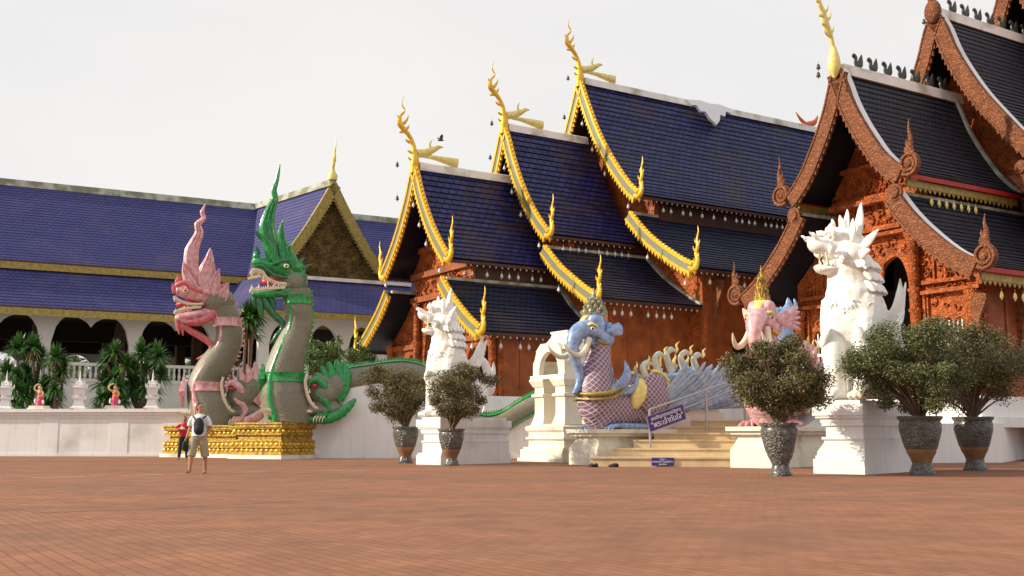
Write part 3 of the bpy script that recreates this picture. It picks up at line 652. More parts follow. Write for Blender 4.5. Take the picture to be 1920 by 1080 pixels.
for i in range(3):
    e = ws_[i + 1] + (RW if i < 2 else 0)
    for sd in (1, -1): mb = MB(); roof(mb, wu[i], ws_[i] + .15, ws_[i + 1] + (1.5 if i < 2 else 0), (sd,), step=.27); mb.build('upper_roof', M['tile_wood'], TW)
    for sd in (1, -1): mb = MB(); roof(mb, wlw[i], ws_[i] + .15, e, (sd,), step=.27); mb.build('lower_roof', M['tile_wood'], TW)
    rc = MB(); z = wu[i][0][1]
    rc.plate([(-.2, z - .15), (.2, z - .15), (.16, z + .30), (-.16, z + .30)], ws_[i + 1] - ws_[i] + 1.2, (0, ws_[i] + .3, 0)); rc.build('ridge_cap', M['ridge'], TW)
    for sd in (1, -1):
        b1_ = rake(TW, wu[i], ws_[i], sd, 'wood'); b2_ = rake(TW, wlw[i], ws_[i], sd, 'wood')
        E_ = wu[i][-1]; scroll_finial(b1_, (E_[0] + .36, E_[1] + .22), ws_[i] + .06, sd, .46, E_[1] + 1.95)
        E_ = wlw[i][-1]; scroll_finial(b2_, (E_[0] + .36, E_[1] + .26), ws_[i] + .06, sd, .46, E_[1] + 1.75)
        ro = MB(); T0 = wlw[i][0]; ro.lathe([(.34, -.12), (.34, .0), (.24, .04), (.24, .1), (.1, .12)], (0, 0, 0), 18)
        ro.v = [(sd * (T0[0] + .1) + x, ws_[i] - .02 - z_, T0[1] - .02 + y) for x, y, z_ in ro.v]; ro.build('rosette', M['woodboard'], b2_, True)
        w_ = MB(); w_.box(sd * T0[0] - .1, sd * T0[0] + .1, ws_[i] + .3, e, T0[1] - .04, T0[1] + .08)
        if i < 2: 
            pts, _ = seg(wu[i], .3); w_.plate(mir(off(pts, .17) + off(pts, .04)[::-1], sd), .16, (0, ws_[i + 1] + 1.0, 0))
        w_.build('roof_flashing', M['mossridge'], TW)
        s_a = ws_[i] + RW + .28; s_b = ws_[i + 1] + RW; lowz = zat(wlw[i], wt[i]) - .2
        wl = MB(); wl.plate([(s_a, ZW), (s_b, ZW), (s_b, lowz), (s_a, lowz)], .25, (sd * wt[i], 0, 0), (0, 1, 0), (0, 0, 1), (-sd, 0, 0))
        wl.box(*sorted((sd * wt[i], sd * (wt[i] + .08))), s_a, s_b, ZW, ZW + .5)
        k = s_a + 1
        while k < s_b: wl.box(*sorted((sd * wt[i], sd * (wt[i] + .06))), k, k + .15, ZW, lowz - .1); k += 1.8
        wl.build('side_wall', M['redplank'] if 'redplank' in M else M['woodplank'], TW)
        cl = MB(); cl.plate([(s_a, T0[1] - .6), (s_b, T0[1] - .6), (s_b, zat(wu[i], wc[i]) - .15), (s_a, zat(wu[i], wc[i]) - .15)], .15, (sd * wc[i], 0, 0), (0, 1, 0), (0, 0, 1), (-sd, 0, 0)); cl.build('clerestory_wall', M['darkwood'], TW)
    eave_trim(TW, wu[i][-1][0], wu[i][-1][1] - .02, ws_[i] + .5, ws_[i + 1] + 1.0, 'wood')
    eave_trim(TW, wlw[i][-1][0], wlw[i][-1][1] - .02, ws_[i] + .5, e, 'wood')
def arch_hole(x0, x1, z0, zs, zt):
    return cusp(x0, x1, z0, zs, zt, .28, 3)
O_ = cusp(-1.36, 1.36, ZW, 6.5, 8.1, .45, 2, 7)[::-1]
H_ = [arch_hole(2.3, 3.75, 3.3, 4.6, 5.4), arch_hole(-3.75, -2.3, 3.3, 4.6, 5.4)]
gable_wall(TW, wu[0], wlw[0], wt[0], wc[0], RW, ZW, M['wood'], holes=H_, opening=O_, name='front_wall')
for i in (1, 2): gable_wall(TW, wu[i], wlw[i], wt[i], wc[i], ws_[i] + RW, ZW, M['wood'])
def outw(x, z):
    ax = abs(x); lim = zat(wlw[0], ax) if ax > wlw[0][0][0] else zat(wu[0], ax)
    return ax > 4.35 or z > lim - .5
def inarch(x, z): return outw(x, z) or (abs(x) < 1.5 and z < 8.25) or (2.15 < abs(x) < 3.9 and 3.1 < z < 5.55)
cv = MB(); curls(cv, -5, 5, 2.8, 8.9, RW - .04, 560, .15, 11, inarch)
curls(cv, -2.3, 2.3, 9.4, 11.6, RW - .04, 130, .15, 12, outw); curls(cv, -1.2, 1.2, 11.6, 13.2, RW - .04, 60, .13, 13, outw)
cv.v = [p for p in cv.v]; cv.build('carved_relief', M['wood'], TW)
bt = MB()
for z, w, d, h_ in ((8.95, 2.2, .42, .14), (9.2, 2.25, .3, .2), (10.35, 2.2, .5, .2), (10.6, 2.15, .34, .12), (11.9, 1.75, .3, .16), (13.2, .95, .3, .14)): bt.box(-w, w, RW - d, RW, z, z + h_)
for sd in (1, -1):
    bt.box(*sorted((sd * 2.05, sd * 4.6)), RW - .3, RW, 6.35, 6.5); bt.box(*sorted((sd * 2.05, sd * 4.2)), RW - .22, RW, 6.75, 6.9)
    bt.box(*sorted((sd * 2.02, sd * 2.14)), RW - .16, RW, ZW, 6.35); bt.box(*sorted((sd * 2.18, sd * 2.24)), RW - .12, RW, 3, 6.35); bt.box(*sorted((sd * 3.86, sd * 3.94)), RW - .12, RW, 3, 6.35)
    for q in (2.5, 3.0, 3.5): bt.box(*sorted((sd * q, sd * (q + .09))), RW - .1, RW, 6.9, zat(wlw[0], q + .1) - .3)
    bt.box(*sorted((sd * 2.2, sd * 3.9)), RW - .12, RW, 2.95, 3.15)
bt.build('moulding_beams', M['wood'], TW)
for x in (-4.3, -1.75, 1.75, 4.3):
    top = 8.9 if abs(x) < 3 else 6.3; c_ = MB()
    pr = [(.36, ZW), (.36, ZW + .4), (.24, ZW + .55)]; z = ZW + 1
    while z < top - .6: pr += [(.23, z), (.28, z + .05), (.28, z + .12), (.22, z + .17)]; z += .8
    pr += [(.24, top - .3), (.34, top - .1), (.34, top)]
    c_.lathe(pr, (x, RW - .22, 0), 14); c_.build('porch_column', M['wood'], TW, True)
for sd in (1, -1):
    fr_ = MB(); k = 2.4
    while k < 3.75: fr_.box(*sorted((sd * k, sd * (k + .045))), RW + .08, RW + .13, 3.3, 5.3); k += .19
    fr_.box(*sorted((sd * 2.25, sd * 3.8)), RW + .05, RW + .1, 4.3, 4.41); fr_.build('window_bars', M['white'], TW)
pn = MB(); pn.ell((0, RW + .05, 7.55), (.14, .1, .42)); pn.build('arch_pendant', M['wood'], TW, True)
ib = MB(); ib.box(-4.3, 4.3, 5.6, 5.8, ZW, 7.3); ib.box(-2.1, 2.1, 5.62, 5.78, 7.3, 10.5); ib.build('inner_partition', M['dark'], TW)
pl = MB(); pl.box(-5.6, 5.6, .2, 34, 1.25, ZW); pl.box(-6.8, 6.8, 7, 34.2, 1.2, ZW - .02); pl.box(-5.9, 5.9, -.1, 7, 1.2, 1.55); pl.build('white_plinth', M['plaster'], TW)
for sd in (1, -1):      # carved brackets at the side
    for s in (1.5, 4.2, 8.5): 
        bk = MB(); t0 = wt[0] if s < 7 else wt[1]; bk.plate([(sd * x, z) for x, z in cr2([(t0, 3.6), (t0 + .15, 4.5), (t0 + .3, 5.2), (t0 + .62, 6.0), (t0, 6.1)], 4)], .12, (0, s, 0)); bk.build('eave_bracket', M['woodboard'], TW)
# gold apex finial
z = wu[0][0][1]; mb = MB()
mb.lathe([(.05, z - .35), (.20, z - .15), (.28, z + .15), (.24, z + .5), (.14, z + .85), (.09, z + 1.0)], (0, -.1, 0), 14)
mb.sweep([(0, -.1, z + .9), (0, -.25, z + 1.4), (0, -.5, z + 1.9), (0, -.62, z + 2.3), (0, -.85, z + 2.75), (0, -.78, z + 3.1), (0, -.92, z + 3.5), (0, -.85, z + 4.1)], (1, 0, 0), [.09, .11, .16, .13, .10, .07, .045, .01], [.08, .1, .12, .1, .08, .05, .035, .01], 8, 4)
for a, c, da, dc in ((-.3, 1.4, -.3, .2), (-.45, 1.8, -.3, .05), (-.5, 2.0, .35, .45), (-.6, 2.3, .3, .5), (-.6, 2.2, -.3, -.1), (-.3, 1.5, .28, .4), (-.8, 2.7, -.22, .1)):
    mb.sweep([(0, a, z + c), (0, a + da * .7, z + c + dc * .4), (0, a + da, z + c + dc)], (1, 0, 0), [.1, .07, .006], [.07, .05, .006], 6, 3)
mb.build('apex_finial', M['yellow'], TW, True)
for i in (1, 2):
    z = wu[i][0][1]; mb = MB(); mb.ell((0, ws_[i] - .05, z + .1), (.4, .3, .55)); mb.sweep([(0, ws_[i], z + .4), (0, ws_[i] - .3, z + 1.2), (0, ws_[i] - .6, z + 1.9), (0, ws_[i] - .6, z + 3)], (1, 0, 0), [.2, .2, .12, .01], [.15, .15, .1, .01], 8, 4)
    mb.build('apex_finial', M['woodboard'], TW, True)
# row of tin birds on the ridges
def ridge_bird(s, z):
    mb = MB(); q = .8
    mb.sweep([(0, s - .18 * q, z + .50 * q), (0, s - .30 * q, z + .62 * q), (0, s - .20 * q, z + .70 * q), (0, s - .06 * q, z + .58 * q), (0, s - .12 * q, z + .34 * q), (0, s + .06 * q, z + .22 * q), (0, s + .22 * q, z + .30 * q), (0, s + .30 * q, z + .55 * q), (0, s + .38 * q, z + .85 * q)], (1, 0, 0),
             [.02, .06, .08, .07, .10, .17, .17, .12, .01], [.02, .04, .05, .05, .07, .1, .09, .05, .01], 7, 3)
    mb.box(-.04, .04, s - .03, s + .12, z, z + .2); mb.build('ridge_bird', M['grey_metal_bird'], TW, True)
for i in range(7): ridge_bird(1.3 + i * .92, wu[0][0][1] + .30)
for i in range(7): ridge_bird(ws_[1] + 1.3 + i * .92, wu[1][0][1] + .30)
WB = []
for k in range(7): WB.append(MTW @ Vector((wu[0][-1][0] - .1, 1.9 + k * .46, wu[0][-1][1] - .72)))
for k in (1.6, 2.4, 2.9, 4.1): WB.append(MTW @ Vector((wlw[0][-1][0] - .1, k, wlw[0][-1][1] - .72)))
WB.append(MTW @ Vector((-wlw[0][0][0] - .2, -.02, wlw[0][0][1] + .1)))
# ------------------------------------------------------------ long blue-roofed hall on the left
RZH = math.atan2(-.8803, .4743)
TH = thing('white_assembly_hall', 'long white arcaded hall with violet-blue tile roof and dark gilded gable wing', 'hall', (-17.91, 75, 0), RZH)
hu = [(0, 16.75), (2.2, 14.75), (4.4, 12.7), (6.5, 10.88)]; hl = [(6.3, 10.5), (7.8, 9.2), (9.3, 7.95)]
for sd in (1, -1): mb = MB(); roof(mb, hu, -34, 34, (sd,), step=.3, lap=.02); mb.build('upper_roof', M['tile_hall'], TH)
for sd in (1, -1): mb = MB(); roof(mb, hl, -34, 34, (sd,), step=.3, lap=.02); mb.build('lower_roof', M['tile_hall'], TH)
rc = MB(); rc.plate([(-.28, 16.55), (.28, 16.55), (.2, 17.0), (-.2, 17.0)], 68, (0, -34, 0)); rc.build('ridge_cap', M['mossridge'], TH)
for sd in (1, -1):
    f_ = MB(); f_.box(sd * 6.52 - .08, sd * 6.52 + .08, -34, 34 if sd < 0 else -1.9, 10.42, 10.84); f_.box(sd * 9.32 - .08, sd * 9.32 + .08, -34, 34, 7.5, 7.92); f_.build('eave_fascia', M['oldgold'], TH)
    f_ = MB(); f_.box(sd * 6.5 - .12, sd * 6.5 + .12, -34, 34 if sd < 0 else -1.9, 10.83, 10.93); f_.box(sd * 9.3 - .12, sd * 9.3 + .12, -34, 34, 7.91, 8.0); f_.build('eave_edge', M['darkwood'], TH)
def arcade(name, t, s_cols, z0, ztop, zs, zt, mtr, un=1):
    outl = [(s_cols[-1] + .27, z0), (s_cols[-1] + .27, ztop), (s_cols[0] - .27, ztop), (s_cols[0] - .27, z0)]
    for a, c in zip(s_cols[:-1], s_cols[1:]): outl += cusp(a + .27, c - .27, z0, zs, zt, .62, 2, 5)[::-1]
    mb = MB(); mb.plate(outl, .4, (t, 0, 0), (0, 1, 0), (0, 0, 1), (-un, 0, 0)); return mb.build(name, mtr, TH)
cols = [-13.8 + 4.77 * k for k in range(-5, 9)]
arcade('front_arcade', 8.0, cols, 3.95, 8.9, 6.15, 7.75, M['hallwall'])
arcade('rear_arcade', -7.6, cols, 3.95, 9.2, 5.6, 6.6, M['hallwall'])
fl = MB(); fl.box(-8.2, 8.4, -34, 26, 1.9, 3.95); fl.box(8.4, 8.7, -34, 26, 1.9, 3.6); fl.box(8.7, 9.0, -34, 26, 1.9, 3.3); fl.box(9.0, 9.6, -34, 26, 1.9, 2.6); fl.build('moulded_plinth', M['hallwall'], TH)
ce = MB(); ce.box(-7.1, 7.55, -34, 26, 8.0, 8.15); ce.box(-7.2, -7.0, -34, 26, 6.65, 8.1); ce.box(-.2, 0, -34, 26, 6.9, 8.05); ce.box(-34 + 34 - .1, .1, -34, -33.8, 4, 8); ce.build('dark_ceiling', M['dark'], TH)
for s in cols:
    for t in (-2.5, 2.7): ic = MB(); ic.box(t - .3, t + .3, s - .3, s + .3, 3.95, 8.0); ic.build('inner_column', M['brown_int'], TH)
bl = MB(); bl.box(8.15, 8.45, -34, 9, 4.88, 5.05); bl.box(8.15, 8.45, -34, 9, 3.95, 4.15)
for s in range(0, 150):
    y = -34 + s * .29
    if y < 8: bl.lathe([(.06, 4.15), (.10, 4.35), (.05, 4.6), (.08, 4.88)], (8.3, y, 0), 6)
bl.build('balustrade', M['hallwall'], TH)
# wing
SH = Matrix.Identity(4); SH[1][0] = .24
wg = MB(SH)
def wroof(mb, prof, t0, t1):
    pts, Lt = seg(prof, .3); N = len(pts) - 1
    for sd in (1, -1):
        for i in range(N):
            (x0, z0), (x1, z1) = pts[i], pts[i + 1]; l = math.hypot(x1 - x0, z1 - z0); nx, nz = -(z1 - z0) / l, (x1 - x0) / l
            c = [(x0, z0), (x1 + nx * .02, z1 + nz * .02), (x1 - nx * .12, z1 - nz * .12), (x0 - nx * .12, z0 - nz * .12)]
            vs = [(t0, sd * x, z) for x, z in c] + [(t1, sd * x, z) for x, z in c]; d0 = Lt * i / N; d1 = Lt * (i + 1) / N; z4 = [(0, 0)] * 4
            mb.add(vs, [(0, 1, 5, 4), (1, 2, 6, 5), (2, 3, 7, 6), (0, 3, 2, 1), (4, 5, 6, 7)], [[(t0, d0), (t0, d1), (t1, d1), (t1, d0)], z4, z4, z4, z4])
wp = [(0, 16.75), (.9, 15.1), (1.9, 13.4), (2.9, 11.95), (3.7, 10.9)]
wroof(wg, wp, 0, 9.6); wg.build('wing_roof', M['tile_hall'], TH)
wr = MB(SH); wr.box(.3, 9.6, -.22, .22, 16.6, 17.0); wr.build('wing_ridge_cap', M['mossridge'], TH)
for sd in (1, -1):
    mb = MB(SH); mb.plate(mir(band(wp[:4] + [(3.3, 11.4)], .16, -.42), sd), .16, (9.62, 0, 0), (0, 1, 0), (0, 0, 1), (1, 0, 0))
    pts, _ = seg(wp[:4] + [(3.3, 11.4)], .24); lo = off(pts, -.42)
    for i in range(len(lo) - 1): mb.plate(mir([lo[i], lo[i + 1], off([lo[i], lo[i + 1]], -.13)[0]], sd), .06, (9.66, 0, 0), (0, 1, 0), (0, 0, 1), (1, 0, 0))
    mb.build('wing_bargeboard', M['oldgold'], TH)
    mb = MB(SH); mb.box(3, 9.6, sd * 3.72 - .08, sd * 3.72 + .08, 10.42, 10.84); mb.build('wing_fascia', M['oldgold'], TH)
gw = MB(SH); gw.plate([(x * .97, z - .15) for x, z in cr2(wp, 3)] + [(0, 10.4)] + [(-x * .97, z - .15) for x, z in reversed(cr2(wp, 3))], .2, (9.1, 0, 0), (0, 1, 0), (0, 0, 1), (-1, 0, 0))
gw.build('gilded_gable', M['bronze'], TH)
cv = MB(); curls(cv, -2.6, 2.6, 10.9, 15.0, 0, 170, .2, 21, lambda x, z: z > zat(wp, abs(x)) - .7); cv.v = [(9.12 - y * .8, x + .24 * 9.1, z) for x, y, z in cv.v if True]
cv.build('gable_relief', M['bronze'], TH)
led = MB(SH); led.box(9.5, 9.85, -4.1, 5.3, 10.5, 10.72); led.build('gable_ledge', M['ridge'], TH)
sk = MB(SH)
sk_p = [(9.6, 10.55), (10.9, 9.3), (12.2, 8.25)]
pts, Lt = seg(sk_p, .3)
for i in range(len(pts) - 1):
    (x0, z0), (x1, z1) = pts[i], pts[i + 1]; e0 = 4.2 + (x0 - 9.6) * .9; e1 = 4.2 + (x1 - 9.6) * .9
    sk.add([(x0, -e0, z0), (x1, -e1, z1), (x1, e1 + 1.6, z1), (x0, e0 + 1.6, z0), (x0, -e0, z0 - .12), (x1, -e1, z1 - .12), (x1, e1 + 1.6, z1 - .12), (x0, e0 + 1.6, z0 - .12)],
           [(0, 1, 2, 3), (4, 7, 6, 5), (0, 4, 5, 1), (3, 2, 6, 7), (1, 5, 6, 2)], [[(-e0, x0), (-e1, x1), (e1, x1), (e0, x0)]] + [[(0, 0)] * 4] * 4)
    sk.add([(9.3 - 0, -e0, z0), (6, -e0 - 0, z0), (6, -e1, z1), (x1, -e1, z1), (x0, -e0, z0)], [(0, 1, 2, 3, 4)], [[(0, 0)] * 5])
sk.build('wing_skirt_roof', M['tile_hall'], TH)
mb = MB(SH); mb.box(12.12, 12.28, -6.5, 8.1, 7.85, 8.2); mb.box(6, 12.2, -6.58, -6.42, 7.85, 8.2); mb.build('wing_skirt_fascia', M['oldgold'], TH)
def arc2(t, s_cols):
    outl = [(s_cols[-1] + .32, 3.95), (s_cols[-1] + .32, 8.3), (s_cols[0] - .32, 8.3), (s_cols[0] - .32, 3.95)]
    for a, c in zip(s_cols[:-1], s_cols[1:]): outl += cusp(a + .32, c - .32, 3.95, 6.3, 7.6, .3, 1, 8)[::-1]
    mb = MB(); mb.plate(outl, .4, (t, 0, 0), (0, 1, 0), (0, 0, 1), (-1, 0, 0)); mb.build('wing_arcade', M['hallwall'], TH)
arc2(11.0, [-2.2, .25, 2.75, 5.3, 7.9])
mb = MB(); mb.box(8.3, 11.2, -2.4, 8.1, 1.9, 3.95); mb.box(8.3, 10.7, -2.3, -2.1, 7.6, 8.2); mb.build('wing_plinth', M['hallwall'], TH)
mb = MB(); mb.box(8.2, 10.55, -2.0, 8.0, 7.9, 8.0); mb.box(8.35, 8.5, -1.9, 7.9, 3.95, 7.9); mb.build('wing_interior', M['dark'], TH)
mb = MB(); z = 17.0; q = 2.3
mb.lathe([(.30, z), (.34, z + .3), (.2, z + .5), (.1, z + .75)], (9.5, q, 0), 12)
mb.sweep([(9.5, q, z + .6), (9.6, q, z + 1.0), (9.75, q, z + 1.4), (9.8, q, z + 1.75), (9.95, q, z + 2.1), (9.9, q, z + 2.9)], (0, 1, 0), [.1, .14, .16, .1, .07, .01], [.1, .12, .12, .08, .05, .01], 8, 4)
for a, c, da, dc in ((9.6, 1.1, .25, .15), (9.75, 1.5, .25, .1), (9.7, 1.5, -.1, .4), (9.7, 1.2, 0, .3)): mb.sweep([(a, q, z + c), (a + da, q + .12, z + c + dc)], (0, 1, 0), [.08, .01], [.06, .01], 6, 1)
mb.build('wing_apex_finial', M['yellow'], TH, True)

# ------------------------------------------------------------ statues: profile figures drawn in their own plane
class Pic:
    def __init__(s, px0, D, fs=1.0): s.px0, s.D, s.m, s.fs = px0, D, D / 2069.0, D / 2069.0 / fs
    def p(s, px, py, y=0.0): return Vector(((s.px0 - px) * s.fs, y, (HZ - py) * s.m + CAMH))
def sw(mb, pc, pts, lat=1.0, y=0.0, sec=10, sm=4, rib=0, ribn=1, latw=None):
    """pts = (px, py, half width in px[, y])"""
    path = [pc.p(q[0], q[1], q[3] if len(q) > 3 else y) for q in pts]; w = [q[2] * pc.m for q in pts]
    mb.sweep(path, (0, 1, 0), w, [(latw if latw else a * lat) for a in w], sec, sm, rib, ribn)
def spikes(mb, pc, pts, n_, h, w, sgn, start=0.05, end=.98, fan=.5):
    """teeth along the back or front edge of a body path"""
    P_ = [pc.p(a, c) for a, c, _ in pts]; W = [q[2] * pc.m for q in pts]; pp, ww, _ = crom(P_, W, W, 8)
    for i in range(n_):
        k = int((start + (end - start) * i / (n_ - 1)) * (len(pp) - 1)); k1 = min(k + 1, len(pp) - 1); k0 = max(k - 1, 0)
        t = (pp[k1] - pp[k0]).normalized(); nn = Vector((0, 1, 0)).cross(t) * sgn; b_ = pp[k] + nn * ww[k] * .93
        mb.sweep([b_, b_ + nn * h * .6 + t * h * .1, b_ + nn * h + t * h * fan], (0, 1, 0), [w, w * .7, .004], [w * .6, w * .5, .004], 6, 2)
def leafhorn(mb, pc, base, tip, w, y=0.0, bend=.25, lat=.35):
    (x0, y0), (x1, y1) = base, tip; mx_, my_ = (x0 + x1) / 2, (y0 + y1) / 2; dx, dy = x1 - x0, y1 - y0
    sw(mb, pc, [(x0, y0, w * .6), (mx_ - dy * bend * .6, my_ + dx * bend * .6, w), (x0 + dx * .8 - dy * bend * .3, y0 + dy * .8 + dx * bend * .3, w * .5), (x1, y1, .3)], lat, y, 8, 4)
def makara(root, pc, dx, dy, cm, dm):
    q = lambda x, y: (x + dx, y + dy)
    hb = MB()
    for x, y, rx, rz_, ly in ((606, 738, 30, 26, .62), (600, 715, 22, 16, .5), (625, 722, 24, 30, .55), (585, 770, 30, 14, .7), (618, 768, 30, 18, .6)):
        hb.ell(pc.p(*q(x, y)), (rx * pc.m, ly, rz_ * pc.m))
    blob('makara_head', hb, .05, M['nagaskin'], root, 3)
    fr = MB()      # layered crest fan and brow
    for k, (bx, by, tx, ty, w) in enumerate(((600, 735, 598, 684, 8), (608, 738, 612, 676, 9), (618, 742, 627, 672, 10), (628, 748, 641, 674, 11), (592, 730, 587, 698, 7), (634, 752, 640, 700, 9))):
        for yy in (.34, -.34, 0.0): leafhorn(fr, pc, q(bx, by), q(tx, ty), w, yy, .22, .5)
    for yy in (.5, -.5):
        sw(fr, pc, [(*q(572, 720), 3), (*q(585, 712), 6), (*q(600, 722), 7), (*q(606, 740), 5), (*q(596, 752), 2)], .6, yy)
        sw(fr, pc, [(*q(590, 742), 3), (*q(605, 752), 6), (*q(612, 768), 6), (*q(600, 778), 3)], .6, yy)
        sw(fr, pc, [(*q(500, 783), 4), (*q(545, 787), 6), (*q(590, 787), 6)], .6, yy)
    fr.build('makara_crest', cm, root, True)
    lp = MB()      # ivory lips round the neck
    for yy in (.62, -.62):
        sw(lp, pc, [(*q(569, 702), 2.5), (*q(566, 718), 3), (*q(571, 742), 3.4), (*q(580, 760), 3.2), (*q(590, 768), 2.5), (*q(575, 772), 3), (*q(540, 773), 3), (*q(505, 771), 3), (*q(492, 768), 2)], .7, yy)
        for tx, ty in ((512, 768), (532, 768), (552, 769), (566, 769), (583, 762), (574, 738)):
            a = pc.p(*q(tx, ty), yy * 1.05); lp.sweep([a, a + Vector((0, 0, .18))], (0, 1, 0), [.05, .005], [.05, .005], 6, 1)
    lp.build('makara_lips', M['ivory'], root, True)
    lg = MB()
    for yy in (.75, -.75):
        sw(lg, pc, [(*q(586, 787), 7), (*q(606, 787), 9), (*q(630, 777), 10), (*q(648, 762), 8), (*q(660, 748), 3)], .6, yy, 10, 6, .18, 3)
        for i in range(4): sw(lg, pc, [(*q(592 + i * 5, 776), 2.5), (*q(586 + i * 5, 784), 2.6), (*q(584 + i * 5, 791), 2)], .9, yy + .12)
    lg.build('makara_foreleg', cm, root, True)
    cl = MB()
    for yy in (.87, -.63):
        for i in range(4): sw(cl, pc, [(*q(585 + i * 5.5, 781), 1.6), (*q(581 + i * 5.5, 787), 1.3), (*q(581 + i * 5.5, 793), .3)], 1, yy + .08)
    cl.build('makara_claws', M['ivory'], root, True)
    e = MB()
    for yy in (.55, -.55): e.ell(pc.p(*q(584, 724), yy), (.1, .09, .09))
    e.build('makara_eye', M['red'], root, True)
def naga(root, pc, d, cm, dm, skin='nagaskin'):
    neck = d['neck']
    nb = MB(); sw(nb, pc, neck, .92, 0, 20, 6); nb.build('neck', M[skin], root, True)
    tr = MB(); be = MB()
    fp = [(a - w * .55, c, w * .34) for a, c, w in neck]
    sw(be, pc, fp, 1.75, 0, 10, 9, .10, 3); be.build('belly_plates', M['ivory'], root, True)
    for sy in (1, -1):
        path = [pc.p(a - w * .60, c, sy * w * .62 * pc.m) for a, c, w in neck]; tr.sweep(path, (0, 1, 0), [w * .17 * pc.m for _, _, w in neck], [w * .15 * pc.m for _, _, w in neck], 8, 5)
    spikes(tr, pc, neck, 26, .16, .08, d.get('sg', 1), .2, .97)
    sw(tr, pc, [(a + w * .93, c, w * .12) for a, c, w in neck[1:]], 1.2)
    tr.build('neck_trim', cm, root, True)
    bd = MB()      # jewelled band and pendant
    for (x, y, w) in d['bands'][1:]:
        a = pc.p(x, y); b0_ = MB(); b0_.rings([[a + Vector((math.cos(j / 20 * 6.283) * (w * pc.m + r_), math.sin(j / 20 * 6.283) * (w * .92 * pc.m + r_), z_)) for j in range(20)] for r_, z_ in ((.0, -.2), (.07, -.18), (.04, -.06), (.04, .06), (.07, .18), (.0, .2))]); b0_.build('throat_band', cm, root, True)
    for (x, y, w) in d['bands'][:1]:
        a = pc.p(x, y); bd.rings([[a + Vector((math.cos(j / 20 * 6.283) * (w * pc.m + r_), math.sin(j / 20 * 6.283) * (w * .92 * pc.m + r_), z_)) for j in range(20)] for r_, z_ in ((.0, -.2), (.07, -.18), (.04, -.06), (.04, .06), (.07, .18), (.0, .2))])
    x, y = d['pend']; a = pc.p(x, y)
    for k_, r_ in ((.12, .62), (.17, .42), (.22, .2)):
        v0 = [a + Vector((.0, 0, r_)), a + Vector((0, -r_ * .8, 0)), a + Vector((0, 0, -r_ * 1.1)), a + Vector((0, r_ * .8, 0))]
        bd.add(v0 + [v + Vector((k_, 0, 0)) for v in v0], [(0, 1, 2, 3), (7, 6, 5, 4), (0, 4, 5, 1), (1, 5, 6, 2), (2, 6, 7, 3), (3, 7, 4, 0)])
    bd.build('jewelled_band', cm, root, True)
    hb = MB()
    for x, y, rx, rz_ in d['skull']: hb.ell(pc.p(x, y), (rx * pc.m, rz_ * pc.m * .9, rz_ * pc.m))
    hb.build('skull', M[skin], root, True)
    hh = MB(); sw(hh, pc, d['upjaw'], 1.1, 0, 12, 5); sw(hh, pc, d['lowjaw'], 1.5, 0, 12, 5)
    for x, y, rx, rz_, yy in d['lumps']:
        for s_ in ((1, -1) if yy else (1,)): hh.ell(pc.p(x, y, s_ * yy), (rx * pc.m, rz_ * pc.m, rz_ * pc.m))
    blob('head', hh, .03, cm, root, 1)
    mo = MB(); x, y, rx, rz_ = d['mouth']; mo.ell(pc.p(x, y), (rx * pc.m, .26, rz_ * pc.m)); sw(mo, pc, d['tongue'], 1.6); mo.build('mouth', M['red'], root, True)
    te = MB()
    for pts, up_ in ((d['tu'], -1), (d['tl'], 1)):
        P2 = cr2(pts, 4)
        for s_ in (.30, -.30):
            for i, (x, y) in enumerate(P2):
                h = d.get('th', 4) * (1.9 if i % 4 == 1 else 1); sw(te, pc, [(x, y, 1.8), (x, y - up_ * h * .5, 1.6), (x - 1, y - up_ * h, .3)], 1, s_, 6, 1)
            sw(te, pc, [(x, y, 2.4) for x, y in pts], .8, s_)
    te.build('teeth', M['ivory'], root, True)
    fr = MB()
    for pts in d['frills']:
        for s_ in (.36, -.36): sw(fr, pc, pts, .6, s_, 8, 5)
    for (b_, t_, w_, yy, bend) in d['horns']:
        for s_ in ((1, -1) if yy else (1,)): leafhorn(fr, pc, b_, t_, w_, s_ * yy, bend)
    fr.build('face_frill', dm, root, True)
    cr = MB()
    for pts, yy, lt in d['plumes']:
        for s_ in ((1, -1) if yy else (1,)):
            sw(cr, pc, pts, lt, s_ * yy, 10, 6)
            for o_ in (-.55, 0, .55):      # raised ribs on the plume
                sw(cr, pc, [(a + w * o_, c, w * .16 + .3) for a, c, w in pts], 1.0, s_ * yy + lt * pts[0][2] * pc.m * .9 * (1 - abs(o_) * .35), 6, 4)
                sw(cr, pc, [(a + w * o_, c, w * .16 + .3) for a, c, w in pts], 1.0, s_ * yy - lt * pts[0][2] * pc.m * .9 * (1 - abs(o_) * .35), 6, 4)
    cr.build('crest_plume', cm, root, True)
    ey = MB()
    for s_ in (1, -1): ey.ell(pc.p(*d['eye'], s_ * d.get('ey', .42)), (.11, .07, .09))
    ey.build('eye', M['ivory'], root, True)
    for s_ in (1, -1):
        pu = MB(); pu.ell(pc.p(d['eye'][0] - 1, d['eye'][1], s_ * (d.get('ey', .42) + .05)), (.045, .04, .045)); pu.build('pupil', M['hair'], root, True)
    bb = MB()
    for pts in d['beard']: sw(bb, pc, pts, .8, 0, 8, 5)
    bb.build('beard', dm, root, True)
RZN = math.atan2(-.3, -.954)
pg = Pic(540, 44.6)
NG = thing('green_naga_statue', 'tall green-crested naga serpent with open jaws on the front gold pedestal', 'statue', (ray(540, 820)[0] * 44.6, 44.6, 0), RZN)
